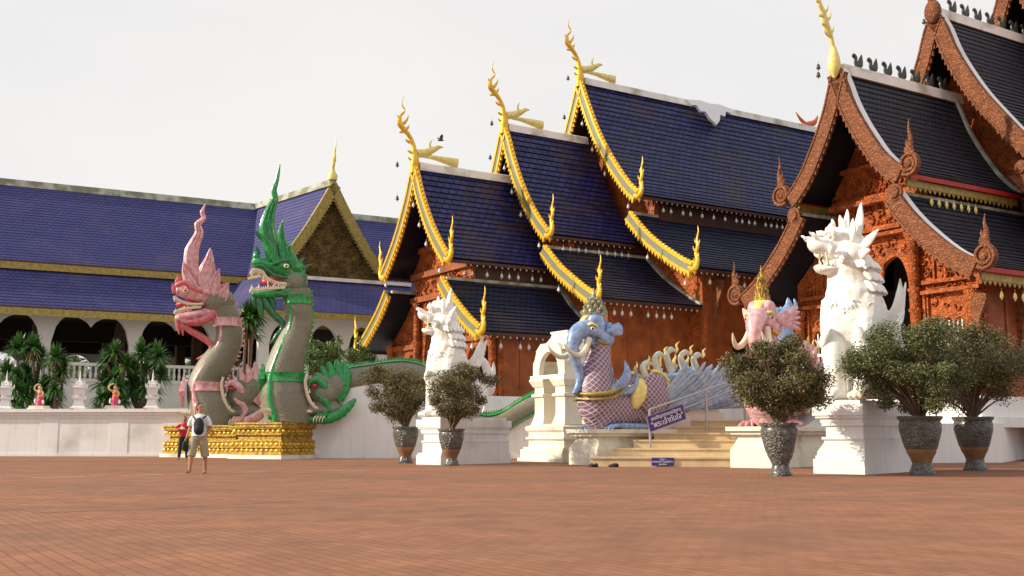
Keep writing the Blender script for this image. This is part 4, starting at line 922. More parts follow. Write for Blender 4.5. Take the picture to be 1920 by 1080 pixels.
gd = dict(neck=[(541, 792, 44), (541, 778, 45), (533, 755, 44), (529, 735, 43), (527, 705, 37), (532, 680, 34), (541, 650, 31), (551, 620, 26), (554, 595, 25), (551, 565, 26), (548, 540, 26)],
          bands=[(529, 708, 38), (551, 560, 25)], pend=(492, 712), skull=[(545, 525, 25, 26)],
          upjaw=[(560, 516, 18), (535, 510, 17), (512, 501, 13), (492, 496, 12), (476, 492, 12), (466, 496, 8)],
          lowjaw=[(556, 540, 14), (530, 548, 9), (500, 552, 8), (478, 553, 7), (465, 552, 4)],
          lumps=[(471, 480, 7, 10, 0), (524, 497, 14, 9, .25), (548, 500, 12, 10, .3), (540, 545, 22, 9, .2)],
          mouth=(512, 528, 30, 12), tongue=[(535, 536, 5), (510, 536, 5), (490, 532, 3), (480, 527, 1)],
          tu=[(463, 508), (474, 507), (484, 511), (491, 521), (502, 527), (515, 531), (530, 531)], tl=[(463, 547), (474, 546), (490, 543), (508, 541), (525, 540)], th=6,
          frills=[[(508, 551, 2), (525, 553, 5), (543, 549, 6), (556, 535, 5), (563, 517, 3), (566, 512, 1)], [(500, 497, 2), (515, 490, 5), (532, 488, 6), (548, 493, 6), (560, 500, 3)], [(468, 503, 2), (480, 499, 3), (492, 508, 4), (505, 517, 4), (530, 520, 3)]],
          horns=[((471, 488), (471, 459), 7, 0, .05), ((550, 505), (561, 478), 5, .3, -.2), ((555, 510), (572, 492), 4, .3, -.2), ((515, 490), (488, 432), 8, .2, .05), ((500, 470), (466, 430), 5, .15, .1), ((540, 495), (532, 453), 7, .25, -.1)],
          plumes=[([(528, 505, 16), (514, 490, 20), (505, 470, 18), (496, 447, 16), (490, 424, 15), (492, 402, 12), (497, 383, 9), (503, 366, 6.5), (501, 349, 5), (505, 333, 3.8), (508, 316, 3), (510, 299, .8)], 0, .5), ([(530, 500, 10), (524, 478, 11), (520, 455, 8), (516, 432, 5), (518, 408, .6)], .28, .35), ([(545, 502, 8), (536, 482, 9), (530, 465, 5), (533, 452, .6)], .4, .4), ([(510, 490, 8), (497, 468, 9), (487, 450, 5), (470, 434, .5)], .3, .4)],
          eye=(526, 499), ey=.50, beard=[[(478, 556, 5), (480, 568, 7), (484, 585, 5), (487, 598, 1)], [(488, 558, 6), (496, 575, 8), (510, 592, 7), (523, 605, 6), (524, 617, 5), (515, 628, 4.5), (507, 640, 3), (499, 646, 1)], [(470, 556, 4), (470, 566, 4), (472, 578, 1)], [(500, 558, 6), (506, 572, 5), (503, 590, 1)]], sg=-1)
naga(NG, pg, gd, M['green'], M['darkgreen'])
makara(NG, pg, 0, 0, M['green'], M['darkgreen'])
pp_ = Pic(398, 47.6)
NP = thing('pink_naga_statue', 'coral pink naga serpent with closed toothy mouth on the rear gold pedestal', 'statue', (ray(398, 820)[0] * 47.6, 47.6, 0), RZN)
pd = dict(neck=[(398, 800, 42), (398, 785, 43), (391, 762, 40), (383, 740, 34), (382, 718, 31), (396, 690, 31), (412, 662, 27), (421, 638, 25), (421, 612, 24), (414, 590, 25), (402, 568, 26)],
          bands=[(384, 726, 32), (417, 603, 25)], pend=(345, 735), skull=[(402, 565, 30, 29)],
          upjaw=[(398, 558, 15), (375, 556, 14), (352, 551, 13), (335, 546, 12), (322, 546, 8)],
          lowjaw=[(400, 582, 10), (372, 588, 11), (348, 594, 10), (330, 597, 8), (322, 596, 4)],
          lumps=[(327, 538, 9, 9, 0), (345, 541, 9, 8, .15), (362, 545, 10, 9, .2), (378, 548, 12, 9, .25), (340, 602, 9, 6, .12), (360, 600, 10, 6, .15)],
          mouth=(352, 572, 30, 9), tongue=[(380, 575, 5), (355, 574, 4), (335, 572, 2)],
          tu=[(319, 558), (328, 565), (340, 570), (355, 572), (372, 570)], tl=[(321, 588), (335, 582), (350, 579), (368, 577)], th=3,
          frills=[[(345, 606, 3), (365, 604, 6), (385, 594, 7), (397, 578, 6), (399, 562, 3)], [(320, 540, 3), (335, 532, 5), (350, 540, 5), (365, 546, 4), (385, 552, 4)]],
          horns=[((324, 542), (324, 516), 6, 0, .05), ((318, 550), (315, 532), 4, .1, .1), ((400, 552), (416, 528), 7, .3, -.2), ((352, 545), (334, 492), 7, .2, .1), ((392, 548), (398, 502), 8, .3, -.1), ((410, 570), (422, 590), 6, .3, .1), ((376, 545), (382, 470), 7, .22, -.12)],
          plumes=[([(372, 552, 12), (362, 537, 15), (355, 520, 15), (349, 504, 13), (347, 486, 14), (348, 467, 13), (354, 449, 10), (360, 432, 8), (357, 416, 6), (367, 404, 4.6), (364, 392, 4), (369, 376, .8)], 0, .5), ([(384, 550, 11), (376, 527, 15), (375, 505, 13), (380, 485, 9), (381, 463, .6)], .3, .35), ([(362, 552, 9), (350, 535, 11), (341, 520, 8), (336, 508, 5), (333, 492, .6)], .25, .4), ([(390, 552, 9), (384, 530, 11), (386, 510, 8), (390, 492, .6)], .12, .4), ([(398, 555, 11), (392, 537, 12), (394, 520, 8), (399, 502, .5)], .38, .4), ([(406, 565, 10), (409, 550, 10), (417, 529, .5)], .45, .4), ([(414, 585, 8), (418, 572, 8), (424, 556, .5)], .3, .4)],
          eye=(340, 547), ey=.36, beard=[[(326, 600, 4), (328, 612, 4), (331, 628, 1)], [(336, 603, 5), (336, 615, 4), (338, 630, 1)], [(336, 610, 5), (350, 620, 6), (370, 631, 6.5), (386, 642, 6), (391, 652, 5), (384, 663, 4.5), (374, 670, 3.5), (364, 674, 1)]], sg=-1)
naga(NP, pp_, pd, M['pink'], M['coral'])
makara(NP, pp_, -156, 6, M['pink'], M['coral'])
# serpent bodies undulating along the wall (in world axes, each a part of its naga)
def worldpart(mb, name, m, root):
    bpy.context.view_layer.update(); o = mb.build(name, m, None, True); o.parent = root
    o.matrix_parent_inverse = (Matrix.Translation(root.location) @ Matrix.Rotation(root.rotation_euler.z, 4, 'Z')).inverted(); return o
gpath = [(604, 748), (628, 735), (655, 716), (690, 709), (730, 703), (765, 702), (800, 712), (835, 742), (872, 780), (905, 797), (938, 793), (972, 773), (1003, 757), (1040, 752), (1075, 765)]
gr_ = [24, 26, 27, 26, 26, 26, 25, 24, 22, 20, 20, 20, 20, 20, 18]
def gD(px): return 45.6 - (px - 600) * .0016
nb = MB(); pw = [at(a, c, gD(a)) for a, c in gpath]; nb.sweep(pw, (0, 1, 0), [r_ * .0218 for r_ in gr_], [r_ * .018 for r_ in gr_], 16, 5); worldpart(nb, 'body', M['nagaskin'], NG)
tr = MB(); tr.sweep([p + Vector((0, -.05, r_ * .0218 * .93)) for p, r_ in zip(pw, gr_)], (0, 1, 0), [.07] * 15, [.22] * 15, 8, 5)
pp2, _, _ = crom(pw, gr_, gr_, 7); rr2 = crom(pw, gr_, gr_, 7)[1]
for i in range(0, len(pp2) - 1, 1):
    b_ = pp2[i] + Vector((0, -.02, rr2[i] * .0218)); tr.sweep([b_, b_ + Vector((.06, 0, .17))], (0, 1, 0), [.07, .01], [.05, .01], 5, 1)
tr.sweep([p - Vector((0, .1, r_ * .0218 * .9)) for p, r_ in zip(pw, gr_)], (0, 1, 0), [.05] * 15, [.2] * 15, 8, 5)
worldpart(tr, 'body_trim', M['green'], NG)
ppath = [(500, 760), (560, 735), (620, 715), (660, 706), (700, 703), (740, 708), (790, 740)]
nb = MB(); pw2 = [at(a, c, 48.6) for a, c in ppath]; nb.sweep(pw2, (0, 1, 0), [.42] * 7, [.4] * 7, 14, 5); worldpart(nb, 'body', M['nagaskin'], NP)
tr = MB(); pp3 = crom([p + Vector((0, 0, .42)) for p in pw2], [1] * 7, [1] * 7, 9)[0]
for i in range(0, len(pp3)): tr.sweep([pp3[i] - Vector((0, 0, .05)), pp3[i] + Vector((.05, 0, .18))], (0, 1, 0), [.08, .01], [.07, .01], 5, 1)
worldpart(tr, 'body_trim', M['pink'], NP)
# white wall that carries the serpent
wv = MB(); top = [(p.x, p.z - r_ * .0218 * .55) for p, r_ in zip(pw, gr_)]; tc2 = cr2(top, 4)
wv.plate([(top[0][0] - .3, 0), (top[-1][0], 0)] + tc2[::-1] + [(top[0][0] - .3, top[0][1])], .7, (0, 45.05, 0))
k = top[0][0]
tag(wv.build('serpent_wall', M['plaster']), 'white wavy-topped wall under the undulating green serpent body', 'wall')
# ------------------------------------------------------------ gold pedestals
def gold_ped(loc, w, l, h, label):
    """corner at loc, w along -X (left), l along +Y back; frame aligned with the temple"""
    t = thing('gold_pedestal', label, 'pedestal', loc, R(-30), 'gold pedestals under the nagas')
    pr = [(.10, 0), (.10, .14)]
    s_ = MB(); s_.box(-w - .12, .12, -.12, l + .12, 0, .15); s_.build('footing_slab', M['ridge'], t)
    b_ = MB()
    for z0, z1, e in ((.15, .24, .02), (.24, .42, -.04), (.42, .47, .03), (.47, .66, -.02), (.66, .70, .02), (.70, .74, -.08), (.74, .92, -.16), (.92, .97, -.06), (.97, 1.16, -.10), (1.16, 1.21, .0), (1.21, 1.33, .04), (1.33, 1.40, .08)):
        z0 = z0 / 1.4 * h; z1 = z1 / 1.4 * h; b_.box(-w - e, e, -e, l + e, z0, z1)
    b_.build('moulded_base', M['goldcarve'], t)
    c_ = MB()
    for z, r_, e in ((.33, .07, -.03), (.565, .075, -.01), (1.065, .075, -.09)):
        z = z / 1.4 * h; n_ = int(w / .24)
        for i in range(n_ + 1):
            x = -w + w * i / n_; c_.ell((x, -e, z), (.09, .03, r_), n=6, m=4)
        n_ = int(l / .24)
        for i in range(n_ + 1): c_.ell((e, l * i / n_, z), (.03, .09, r_), n=6, m=4)
    c_.build('lotus_petals', M['gold'], t, True); return t
gold_ped((-9.05, 43.3, 0), 2.6, 2.85, 1.44, 'stepped gold pedestal carrying the green naga, nearer of the pair')
gold_ped((-11.55, 46.1, 0), 4.2, 3.0, 1.36, 'stepped gold pedestal carrying the pink naga, partly hidden behind the nearer one')
# ------------------------------------------------------------ left boundary wall
BW = thing('boundary_wall', 'long low white boundary wall with pilasters and moulded cap in front of the hall', 'wall', (-23.3, 50.4, 0), math.atan2(-.75, 8.5))
w_ = MB(); w_.box(-14, 9.0, 0, .5, 0, 1.75); w_.build('wall_panel', M['plaster'], BW)
w_ = MB(); w_.box(-14, 9.05, -.05, .55, 1.72, 1.84); w_.box(-14, 9.1, -.12, .6, 1.84, 1.98); w_.box(-14, 9.15, -.22, .6, 1.98, 2.13); w_.box(-14, 9, -.03, .5, 0, .12); w_.build('wall_cap', M['plaster'], BW)
for px in (-60, 92, 228, 330): x = (px) / 2069 * 50.3; pz = MB(); pz.box(x - .42, x + .42, -.02, .01, .12, 1.72); pz.build('pilaster', M['plaster'], BW)
def onwall(px): return Vector((ray(px, 820)[0] * 50.4, 50.57 - (px) / 2069 * 50.4 * .088, 2.13))
def spirelet():
    t = thing('wall_spirelet', '', 'ornament', (0, 0, 0), 0, 'white spirelets on the boundary wall')
    m_ = MB(); m_.sqlathe([(.36, 0), (.36, .06), (.26, .14), (.22, .3), (.18, .45), (.25, .52), (.25, .58), (.14, .6)]); m_.build('spirelet_base', M['white'], t)
    m_ = MB(); m_.sqlathe([(.12, .58), (.12, .62), (.22, .70), (.24, .98), (.30, 1.02), (.30, 1.08), (.16, 1.1), (.16, 1.18), (.19, 1.2), (.13, 1.24), (.12, 1.32), (.05, 1.4)]); m_.build('spirelet_body', M['white'], t)
    m_ = MB(); m_.lathe([(.07, 1.36), (.04, 1.5), (.03, 1.7), (.004, 1.92)], n=8)
    for x, y in ((-.26, -.26), (.26, -.26), (-.26, .26), (.26, .26)):
        for z, s_ in ((1.06, 1), (.5, .9), (1.2, .6)): m_.sweep([(x * s_, y * s_, z), (x * 1.15 * s_, y * 1.15 * s_, z + .08), (x * 1.1 * s_, y * 1.1 * s_, z + .2)], (1, -1, 0), [.05, .04, .005], [.04, .03, .005], 5, 2)
    m_.build('spirelet_tip', M['white'], t); return t
sp0 = spirelet()
for i, (px, lb) in enumerate(((3, 'white stone spirelet on the wall at the very left edge'), (147, 'white stone spirelet on the wall between the two dancing figures'), (288, 'white stone spirelet on the wall nearest the pink naga'))):
    o = sp0 if i == 0 else dup_tree(sp0); o.location = onwall(px); o.rotation_euler.z = R(12); o['label'] = lb; o.scale = (.93,) * 3
def dancer():
    t = thing('dancing_figurine', '', 'figurine', (0, 0, 0), 0, 'painted dancing figurines on the wall')
    b_ = MB(); b_.box(-.42, .42, -.3, .3, 0, .06); b_.box(-.36, .36, -.26, .26, .06, .15); b_.build('figurine_base', M['cream'], t)
    k = MB(); k.ell((0, 0, .95), (.085, .09, .10)); k.tube([(0, 0, .88), (0, 0, .8), (.02, 0, .66)], [.05, .09, .10], 8, 3)
    k.tube([(-.08, 0, .8), (-.24, -.02, .86), (-.26, -.02, 1.0), (-.1, -.02, 1.12), (.02, -.02, 1.08)], [.05, .045, .04, .035, .03], 8, 3)
    k.tube([(.1, 0, .8), (.18, -.05, .66), (.12, -.12, .56)], [.05, .04, .03], 8, 3)
    k.tube([(-.05, 0, .4), (-.1, -.05, .2)], [.07, .05], 8, 1); k.tube([(.06, 0, .4), (.12, 0, .2)], [.07, .05], 8, 1)
    blob('figurine_body', k, .018, M['figskin'], t, 2)
    s_ = MB(); s_.ell((.02, 0, .7), (.13, .11, .13)); s_.ell((.03, 0, .55), (.14, .12, .12)); s_.build('sash', M['orange'], t, True)
    s_ = MB(); s_.lathe([(.12, .56), (.16, .45), (.18, .28), (.15, .16)], (.03, 0, 0), 12, .8); s_.build('skirt', M['magenta'], t, True)
    s_ = MB(); s_.ell((.01, .03, 1.0), (.09, .08, .08)); s_.ell((.0, .03, 1.1), (.05, .05, .05)); s_.build('hair', M['hair'], t, True)
    s_ = MB(); s_.ell((.2, -.05, .32), (.06, .06, .1)); s_.ell((-.18, -.05, .35), (.05, .05, .12)); s_.build('lotus_buds', M['white'], t, True)
    return t
d0 = dancer()
for i, (px, lb) in enumerate(((70, 'small painted dancer with one arm raised, farther left on the wall'), (216, 'small painted dancer with one arm raised, nearer the pink naga on the wall'))):
    o = d0 if i == 0 else dup_tree(d0); o.location = onwall(px); o.rotation_euler.z = R(-10 + 20 * i); o['label'] = lb; o.scale = (1.02,) * 3
# ------------------------------------------------------------ strap-leaved plants
def strap_rosette(mb, c, rad, n_, rnd, droop=.5):
    for i in range(n_):
        az = rnd.uniform(0, 6.28); el = rnd.uniform(-.35, 1.45); L_ = rad * rnd.uniform(.75, 1.15)
        d = Vector((math.cos(az) * math.cos(el), math.sin(az) * math.cos(el), math.sin(el))); s_ = d.cross(Vector((0, 0, 1))).normalized(); w = rad * .055
        pts = []
        for j, u in enumerate((.08, .4, .75, 1.0)): pts.append((c + d * L_ * u - Vector((0, 0, droop * L_ * u * u * math.cos(el) * .8)), w * (1, 1.2, .8, .03)[j]))
        vs = [];
        for p, ww in pts: vs += [p - s_ * ww, p + s_ * ww]
        mb.add(vs, [(0, 1, 3, 2), (2, 3, 5, 4), (4, 5, 7, 6)])
def strap_plant(name, label, cat, base, heads, D, group, rad=.72, n_=85, seed=0, dry=False, zb=1.9):
    rnd = random.Random(seed); D += 1.7 if zb == 1.9 else 0; b0 = at(base, 760, D); b0.z = zb; t = thing(name, label, cat, b0, 0, group)
    lf = MB(); st = MB(); dl = MB(); rad *= 1.12; n_ = int(n_ * 1.5)
    for k, (px, py) in enumerate(heads):
        c = at(px, py + (13 if zb == 1.9 else 0), D + rnd.uniform(-.5, .9)) - b0
        strap_rosette(lf, c, rad * rnd.uniform(.85, 1.1), n_, rnd); strap_rosette(dl, c - Vector((0, 0, .15)), rad * .7, 18, rnd, 1.3)
        if not label.startswith('thin'): strap_rosette(lf, Vector((c.x * .8 + rnd.uniform(-.2, .2), c.y - .3, c.z * rnd.uniform(.45, .62))), rad * .8, int(n_ * .6), rnd, .8)
        st.tube([(rnd.uniform(-.15, .15), rnd.uniform(-.15, .15), 0), tuple(c * .5 + Vector((rnd.uniform(-.2, .2), 0, -.1))), tuple(c)], [.10, .075, .06], 7, 4)
    st.build('stem', M['bark'], t, True); lf.build('foliage', M['strap'], t); dl.build('dry_leaves', M['dryleaf'], t)
GRP = 'strap-leaved plants behind the boundary wall'
strap_plant('dracaena_plant', 'tall strap-leaved plant with two high heads at the far left behind the wall', 'plant', 50, [(34, 642), (62, 638), (48, 690), (76, 660)], 52.5, GRP, .80, 95, 1)
strap_plant('dracaena_plant', 'low dense strap-leaved plant beside the leftmost wall spirelet', 'plant', 22, [(12, 688), (28, 715), (4, 730), (45, 728)], 51.5, GRP, .72, 80, 2)
strap_plant('dracaena_plant', 'strap-leaved plant with two stacked heads just left of the middle spirelet', 'plant', 100, [(104, 657), (106, 692), (84, 715), (118, 680), (96, 735)], 51.8, GRP, .72, 95, 3)
strap_plant('dracaena_plant', 'broad strap-leaved plant rising behind the right-hand dancing figurine', 'plant', 222, [(216, 648), (200, 664), (210, 688), (226, 712), (236, 672), (196, 705)], 52.0, GRP, .76, 95, 4)
strap_plant('dracaena_plant', 'spreading strap-leaved plant behind the spirelet nearest the pink naga', 'plant', 262, [(264, 650), (296, 655), (254, 682), (276, 680), (302, 692), (246, 700)], 52.6, GRP, .76, 90, 5)
strap_plant('dracaena_plant', 'lowest small strap-leaved plant between the middle spirelet and the right figurine', 'plant', 196, [(188, 733), (232, 738)], 50.6, GRP, .55, 70, 6)
strap_plant('palm_plant', 'thin-trunked drooping palm standing between the pink and the green naga', 'palm', 460, [(464, 600), (468, 622), (476, 590)], 51.0, None, .85, 90, 8, zb=1.3)
# ------------------------------------------------------------ leafy crowns
def leaves(mb, n_, clumps, size, rnd, asp=.45):
    for i in range(n_):
        c, r_ = clumps[rnd.randrange(len(clumps))]
        d = Vector((rnd.gauss(0, 1), rnd.gauss(0, 1), rnd.gauss(0, 1))).normalized() * (rnd.random() ** .45)
        p = Vector((c[0] + d.x * r_[0], c[1] + d.y * r_[1], c[2] + d.z * r_[2]))
        u = Vector((rnd.gauss(0, 1), rnd.gauss(0, 1), rnd.gauss(0, .8))).normalized(); v = u.orthogonal().normalized(); v = (Matrix.Rotation(rnd.uniform(0, 6.28), 3, u) @ v)
        s_ = size * rnd.uniform(.6, 1.3)
        mb.add([p, p + u * s_ * .5 + v * s_ * asp * .5, p + u * s_, p + u * s_ * .5 - v * s_ * asp * .5], [(0, 1, 2, 3)])
def pot_plant(label, X, Y, ps, crown, seed, lm='leaf', n_=11000, dens=46):
    rnd = random.Random(seed)
    t = thing('potted_shrub', label, 'potted plant', (X, Y, 0), rnd.uniform(0, 6), 'shrubs in tall glazed pots along the paving')
    m_ = MB(); m_.lathe([(v[0] * ps * .87, v[1] * ps) for v in ((.30, 0), (.31, .05), (.27, .12), (.23, .22), (.22, .26))], n=24); m_.build('pot_foot', M['pot'], t, True)
    m_ = MB(); m_.lathe([(v[0] * ps * .87, v[1] * ps) for v in ((.22, .25), (.27, .36), (.33, .45), (.34, .47), (.36, .55))], n=28); m_.build('pot_waist', M['potband' if seed != 3 else 'pot'], t, True)
    m_ = MB(); m_.lathe([(v[0] * ps * .87, v[1] * ps) for v in ((.355, .54), (.38, .56), (.43, .72), (.49, .92), (.50, 1.06), (.47, 1.12), (.49, 1.15), (.53, 1.18), (.53, 1.23), (.46, 1.23), (.44, 1.12), (.2, 1.1), (.01, 1.1))], n=28); m_.build('pot_bowl', M['pot'], t, True)
    (cx, cz, rx, rz_) = crown; zt = 1.15 * ps
    st = MB(); cl = []
    for i in range(dens):
        d = Vector((rnd.gauss(0, 1), rnd.gauss(0, 1), rnd.gauss(0, 1))).normalized() * (rnd.random() ** .30) * .86
        d *= 1.0 + rnd.choice((0, 0, 0, .22)); p = Vector((cx * math.cos(-t.rotation_euler.z) + d.x * rx, cx * math.sin(-t.rotation_euler.z) + d.y * rx, cz + d.z * rz_ * (1.0 if d.z > 0 else .9)))
        k = rx * rnd.uniform(.16, .36); cl.append((p, (k, k, k * .8)))
        a = Vector((rnd.uniform(-.06, .06), rnd.uniform(-.06, .06), zt)); mid = a.lerp(p, .5) + Vector((0, 0, .1 * rz_))
        st.tube([tuple(a), tuple(a.lerp(mid, .5) + Vector((0, 0, .05))), tuple(mid), tuple(p)], [.035, .024, .014, .005], 5, 2)
    for i in range(3): st.tube([(rnd.uniform(-.05, .05), rnd.uniform(-.05, .05), zt - .1), (rnd.uniform(-.15, .15), rnd.uniform(-.15, .15), zt + .35), (rnd.uniform(-.3, .3), rnd.uniform(-.3, .3), zt + .7)], [.07, .05, .03], 7, 3)
    st.build('branches', M['bark'], t, True)
    lf = MB(); leaves(lf, int(n_ * 1.5), cl, .066, rnd); lf.build('foliage', M[lm], t); return t
def gx(px, Y): return ray(px, 860)[0] * Y
pot_plant('wispy olive-brown shrub in a dark pot, leftmost of the five', gx(760, 36.6), 36.6, .98, (-.25, 2.32, 1.22, 1.02), 1, 'leaf', 19000, 56)
pot_plant('airy grey-green shrub in a dark pot in front of the smaller lion', gx(846, 33.5), 33.5, .90, (.24, 2.22, 1.18, .95), 2, 'leaf', 17000, 48)
pot_plant('dense round olive shrub in a grey pot left of the big lion pedestal', gx(1463, 24.6), 24.6, .95, (.0, 2.12, 1.12, .90), 3, 'leaf', 30000, 75)
pot_plant('large leafy shrub in a dark pot with ochre waist right of the big lion', gx(1728, 25.2), 25.2, 1.08, (-.30, 2.36, 1.36, 1.10), 4, 'leaf2', 33000, 75)
pot_plant('spreading shrub in a dark pot farthest right, partly cut by the photo edge', gx(1828, 28.6), 28.6, 1.12, (.25, 2.62, 1.75, 1.15), 5, 'leaf', 32000, 75)
def leafy_tree(name, label, X, Y, z0, crown, lm, seed, n_=9000, cat='tree', size=.3, group=None):
    rnd = random.Random(seed); t = thing(name, label, cat, (X, Y, z0), 0, group); cz, rx, rz_ = crown
    cl = []; st = MB(); st.tube([(0, 0, 0), (.1, 0, cz * .5), (0, 0, cz)], [rx * .12, rx * .09, rx * .05], 8, 3)
    for i in range(40):
        d = Vector((rnd.gauss(0, 1), rnd.gauss(0, 1), rnd.gauss(0, 1))).normalized() * (rnd.random() ** .35) * .85
        p = Vector((d.x * rx, d.y * rx, cz + d.z * rz_)); k = rx * rnd.uniform(.18, .32); cl.append((p, (k, k, k * .8)))
        if i < 14: st.tube([(0, 0, cz * .55), tuple(p * .5 + Vector((0, 0, cz * .3))), tuple(p)], [rx * .05, rx * .03, .01], 5, 2)
    st.build('trunk', M['bark'], t, True); lf = MB(); leaves(lf, n_, cl, size, rnd); lf.build('crown', M[lm], t)
M['treeleaf'] = mat('bright_tree_leaf', (.08, .17, .03), .5, var=.3, scale=.6, col2=(.14, .22, .05), island=.4)
for i, px in enumerate((-40, 70, 165, 285, 420)):
    leafy_tree('garden_tree', ['leafy green tree seen through the far left arch of the hall', 'leafy green tree seen through the hall arch behind the leftmost plant', 'bright leafy tree seen through the hall arch behind the middle spirelet', 'leafy tree seen through the hall arch beside the pink naga', 'leafy tree seen through the arch between the two nagas'][i], gx(px, 92), 92 + i % 2 * 2, 0, (6.0, 2.6 + i % 2 * .5, 3.0), 'treeleaf', 30 + i, 5000, 'tree', .35, 'trees behind the hall')
for i, (px, py) in enumerate(((585, 660), (622, 655), (668, 665))):
    p = at(px, 740, 54 + i * .5); leafy_tree('garden_shrub', ['small leafy shrub in the shade behind the green naga', 'small leafy shrub under the wing arch right of the green naga', 'small leafy shrub beside the blue temple eave tip'][i], p.x, p.y, 1.3, (3.6, .75, 1.15), 'treeleaf', 40 + i, 1300, 'shrub', .16, 'shrubs behind the nagas')

# ------------------------------------------------------------ lions on tall white pedestals
RZS = math.atan2(-.66, .75)
def lion_pedestal(label, loc, sc_):
    t = thing('lion_pedestal', label, 'pedestal', loc, RZS, 'white pedestals under the lions', sc_)
    m_ = MB()
    m_.box(-1.27, 0, 0, 3.8, 0, .34); m_.box(-1.22, -.004, .03, 3.75, .34, .42)
    m_.box(-1.0, -.008, .06, 3.7, .42, .80); m_.build('pedestal_base', M['plaster'], t)
    m_ = MB(); m_.box(-1.04, .0, .02, 3.74, .80, .86); m_.box(-.95, -.03, .07, 3.66, .86, 1.12); m_.box(-1.03, 0, .02, 3.74, 1.12, 1.19); m_.build('pedestal_shaft', M['plaster'], t)
    m_ = MB(); m_.box(-1.06, -.004, .01, 3.72, 1.19, 1.30); m_.box(-1.16, .02, -.04, 3.78, 1.30, 1.36); m_.box(-1.22, .04, -.07, 3.82, 1.36, 1.62); m_.box(-1.0, -.06, .02, 3.6, 1.62, 1.72); m_.build('pedestal_cap', M['plaster'], t)
    m_ = MB(); m_.plate([(-1.0, .42), (-1.0, .95), (-1.1, .9), (-1.2, .74), (-1.3, .62), (-1.4, .5), (-1.42, .3), (-1.27, .3), (-1.27, .42)], .5, (0, .5, 0)); m_.build('scroll_buttress', M['cream'], t)
    return t
def lion(label, loc, sc_):
    t = thing('guardian_lion', label, 'lion statue', loc, RZS, 'guardian lions beside the stairs', sc_); t.scale = (sc_ * 1.03, sc_ * 1.03, sc_)
    H = Matrix.Translation((0, -.35, 3.5)) @ Matrix.Rotation(R(-42), 4, 'Z') @ Matrix.Translation((0, .35, -3.5))
    b_ = MB()
    for sx in (1, -1):
        b_.tube([(sx * .34, -.68, .05), (sx * .36, -.66, .6), (sx * .38, -.62, 1.2), (sx * .38, -.5, 1.9), (sx * .34, -.35, 2.4)], [.25, .25, .27, .36, .42], 14, 4)
        b_.ell((sx * .35, -.86, .15), (.24, .34, .15)); b_.ell((sx * .45, .5, .8), (.40, .62, .80), (.2, 0, 0)); b_.ell((sx * .52, .1, .14), (.2, .45, .14))
        for k in (-.14, 0, .14): b_.ell((sx * .35 + k, -1.12, .11), (.085, .13, .10))
    b_.ell((0, -.28, 2.1), (.78, .66, .86)); b_.ell((0, -.38, 2.55), (.62, .55, .6)); b_.ell((0, .25, 1.5), (.62, .75, .85)); b_.tube([(0, -.25, 2.6), (0, -.32, 3.1), (0, -.38, 3.5)], [.64, .56, .48], 16, 3)
    hm = MB(H)
    hm.ell((0, -.42, 3.72), (.50, .50, .46)); hm.sweep([(0, -.6, 3.78), (0, -.95, 3.74), (0, -1.22, 3.80), (0, -1.32, 3.95)], (1, 0, 0), [.28, .22, .17, .08], [.36, .32, .27, .12], 12, 4)
    hm.sweep([(0, -.45, 3.38), (0, -.8, 3.22), (0, -1.1, 3.2), (0, -1.22, 3.3)], (1, 0, 0), [.22, .14, .10, .05], [.38, .32, .25, .12], 12, 4)
    hm.ell((0, -.55, 4.06), (.42, .36, .2)); hm.ell((0, -1.24, 3.92), (.16, .12, .1))
    for sx in (1, -1):
        hm.ell((sx * .24, -.82, 3.98), (.15, .15, .13)); hm.ell((sx * .44, -.4, 3.55), (.16, .25, .22)); hm.ell((sx * .14, -1.22, 3.86), (.1, .1, .09)); hm.ell((sx * .36, -.72, 3.5), (.12, .2, .12))
    b_.v += hm.v; o = len(b_.v) - len(hm.v); b_.f += [tuple(i + o for i in f) for f in hm.f]
    blob('body', b_, .035, M['lion'], t, 3)
    f_ = MB(H)     # face: brows, whisker curls, ears, horns, crown flames
    for sx in (1, -1):
        for (x, y, z, dx, dy, dz, w) in ((.30, -.30, 4.05, .10, .1, .75, .16), (.42, -.5, 3.95, .16, 0, .42, .12), (.2, -.62, 4.15, .03, -.05, .36, .12), (.50, -.25, 3.72, .42, .2, .32, .13), (.52, -.35, 3.5, .34, .1, .05, .12), (.48, -.35, 3.3, .26, .05, -.18, .11), (.3, -.9, 4.02, .16, -.08, .22, .08), (.16, -1.25, 3.95, .10, -.2, .12, .09), (.34, -1.0, 3.62, .16, -.05, .14, .08), (.36, -.75, 3.4, .2, -.04, -.1, .1)):
            a = Vector((sx * x, y, z)); d = Vector((sx * dx, dy, dz)); f_.sweep([a - d * .2, a + d * .35 + Vector((sx * .05, 0, 0)), a + d * .75, a + d], (0, 1, 0), [w * .9, w, w * .55, .01], [w * .6, w * .6, w * .35, .01], 8, 3)
        f_.tube([(sx * .08, -.9, 4.1), (sx * .24, -.98, 4.14), (sx * .38, -.86, 4.04)], [.05, .08, .04], 8, 3)
    for (y, z, dz) in ((-.75, 4.15, .22), (-.45, 4.2, .26), (-.15, 4.1, .26)): f_.sweep([(0, y, z - .1), (0, y - .04, z + dz * .5), (0, y + .05, z + dz)], (1, 0, 0), [.14, .1, .01], [.12, .08, .01], 8, 3)
    f_.build('face_flames', M['lion'], t, True)
    tt = MB(H)
    for i in range(7):
        q = (i - 3) * .1
        tt.sweep([(q, -1.12 + abs(q) * .5, 3.60), (q, -1.15 + abs(q) * .5, 3.48)], (1, 0, 0), [.04, .006], [.04, .006], 6, 1); tt.sweep([(q * .9, -1.08 + abs(q) * .5, 3.26), (q * .9, -1.1 + abs(q) * .5, 3.38)], (1, 0, 0), [.035, .006], [.035, .006], 6, 1)
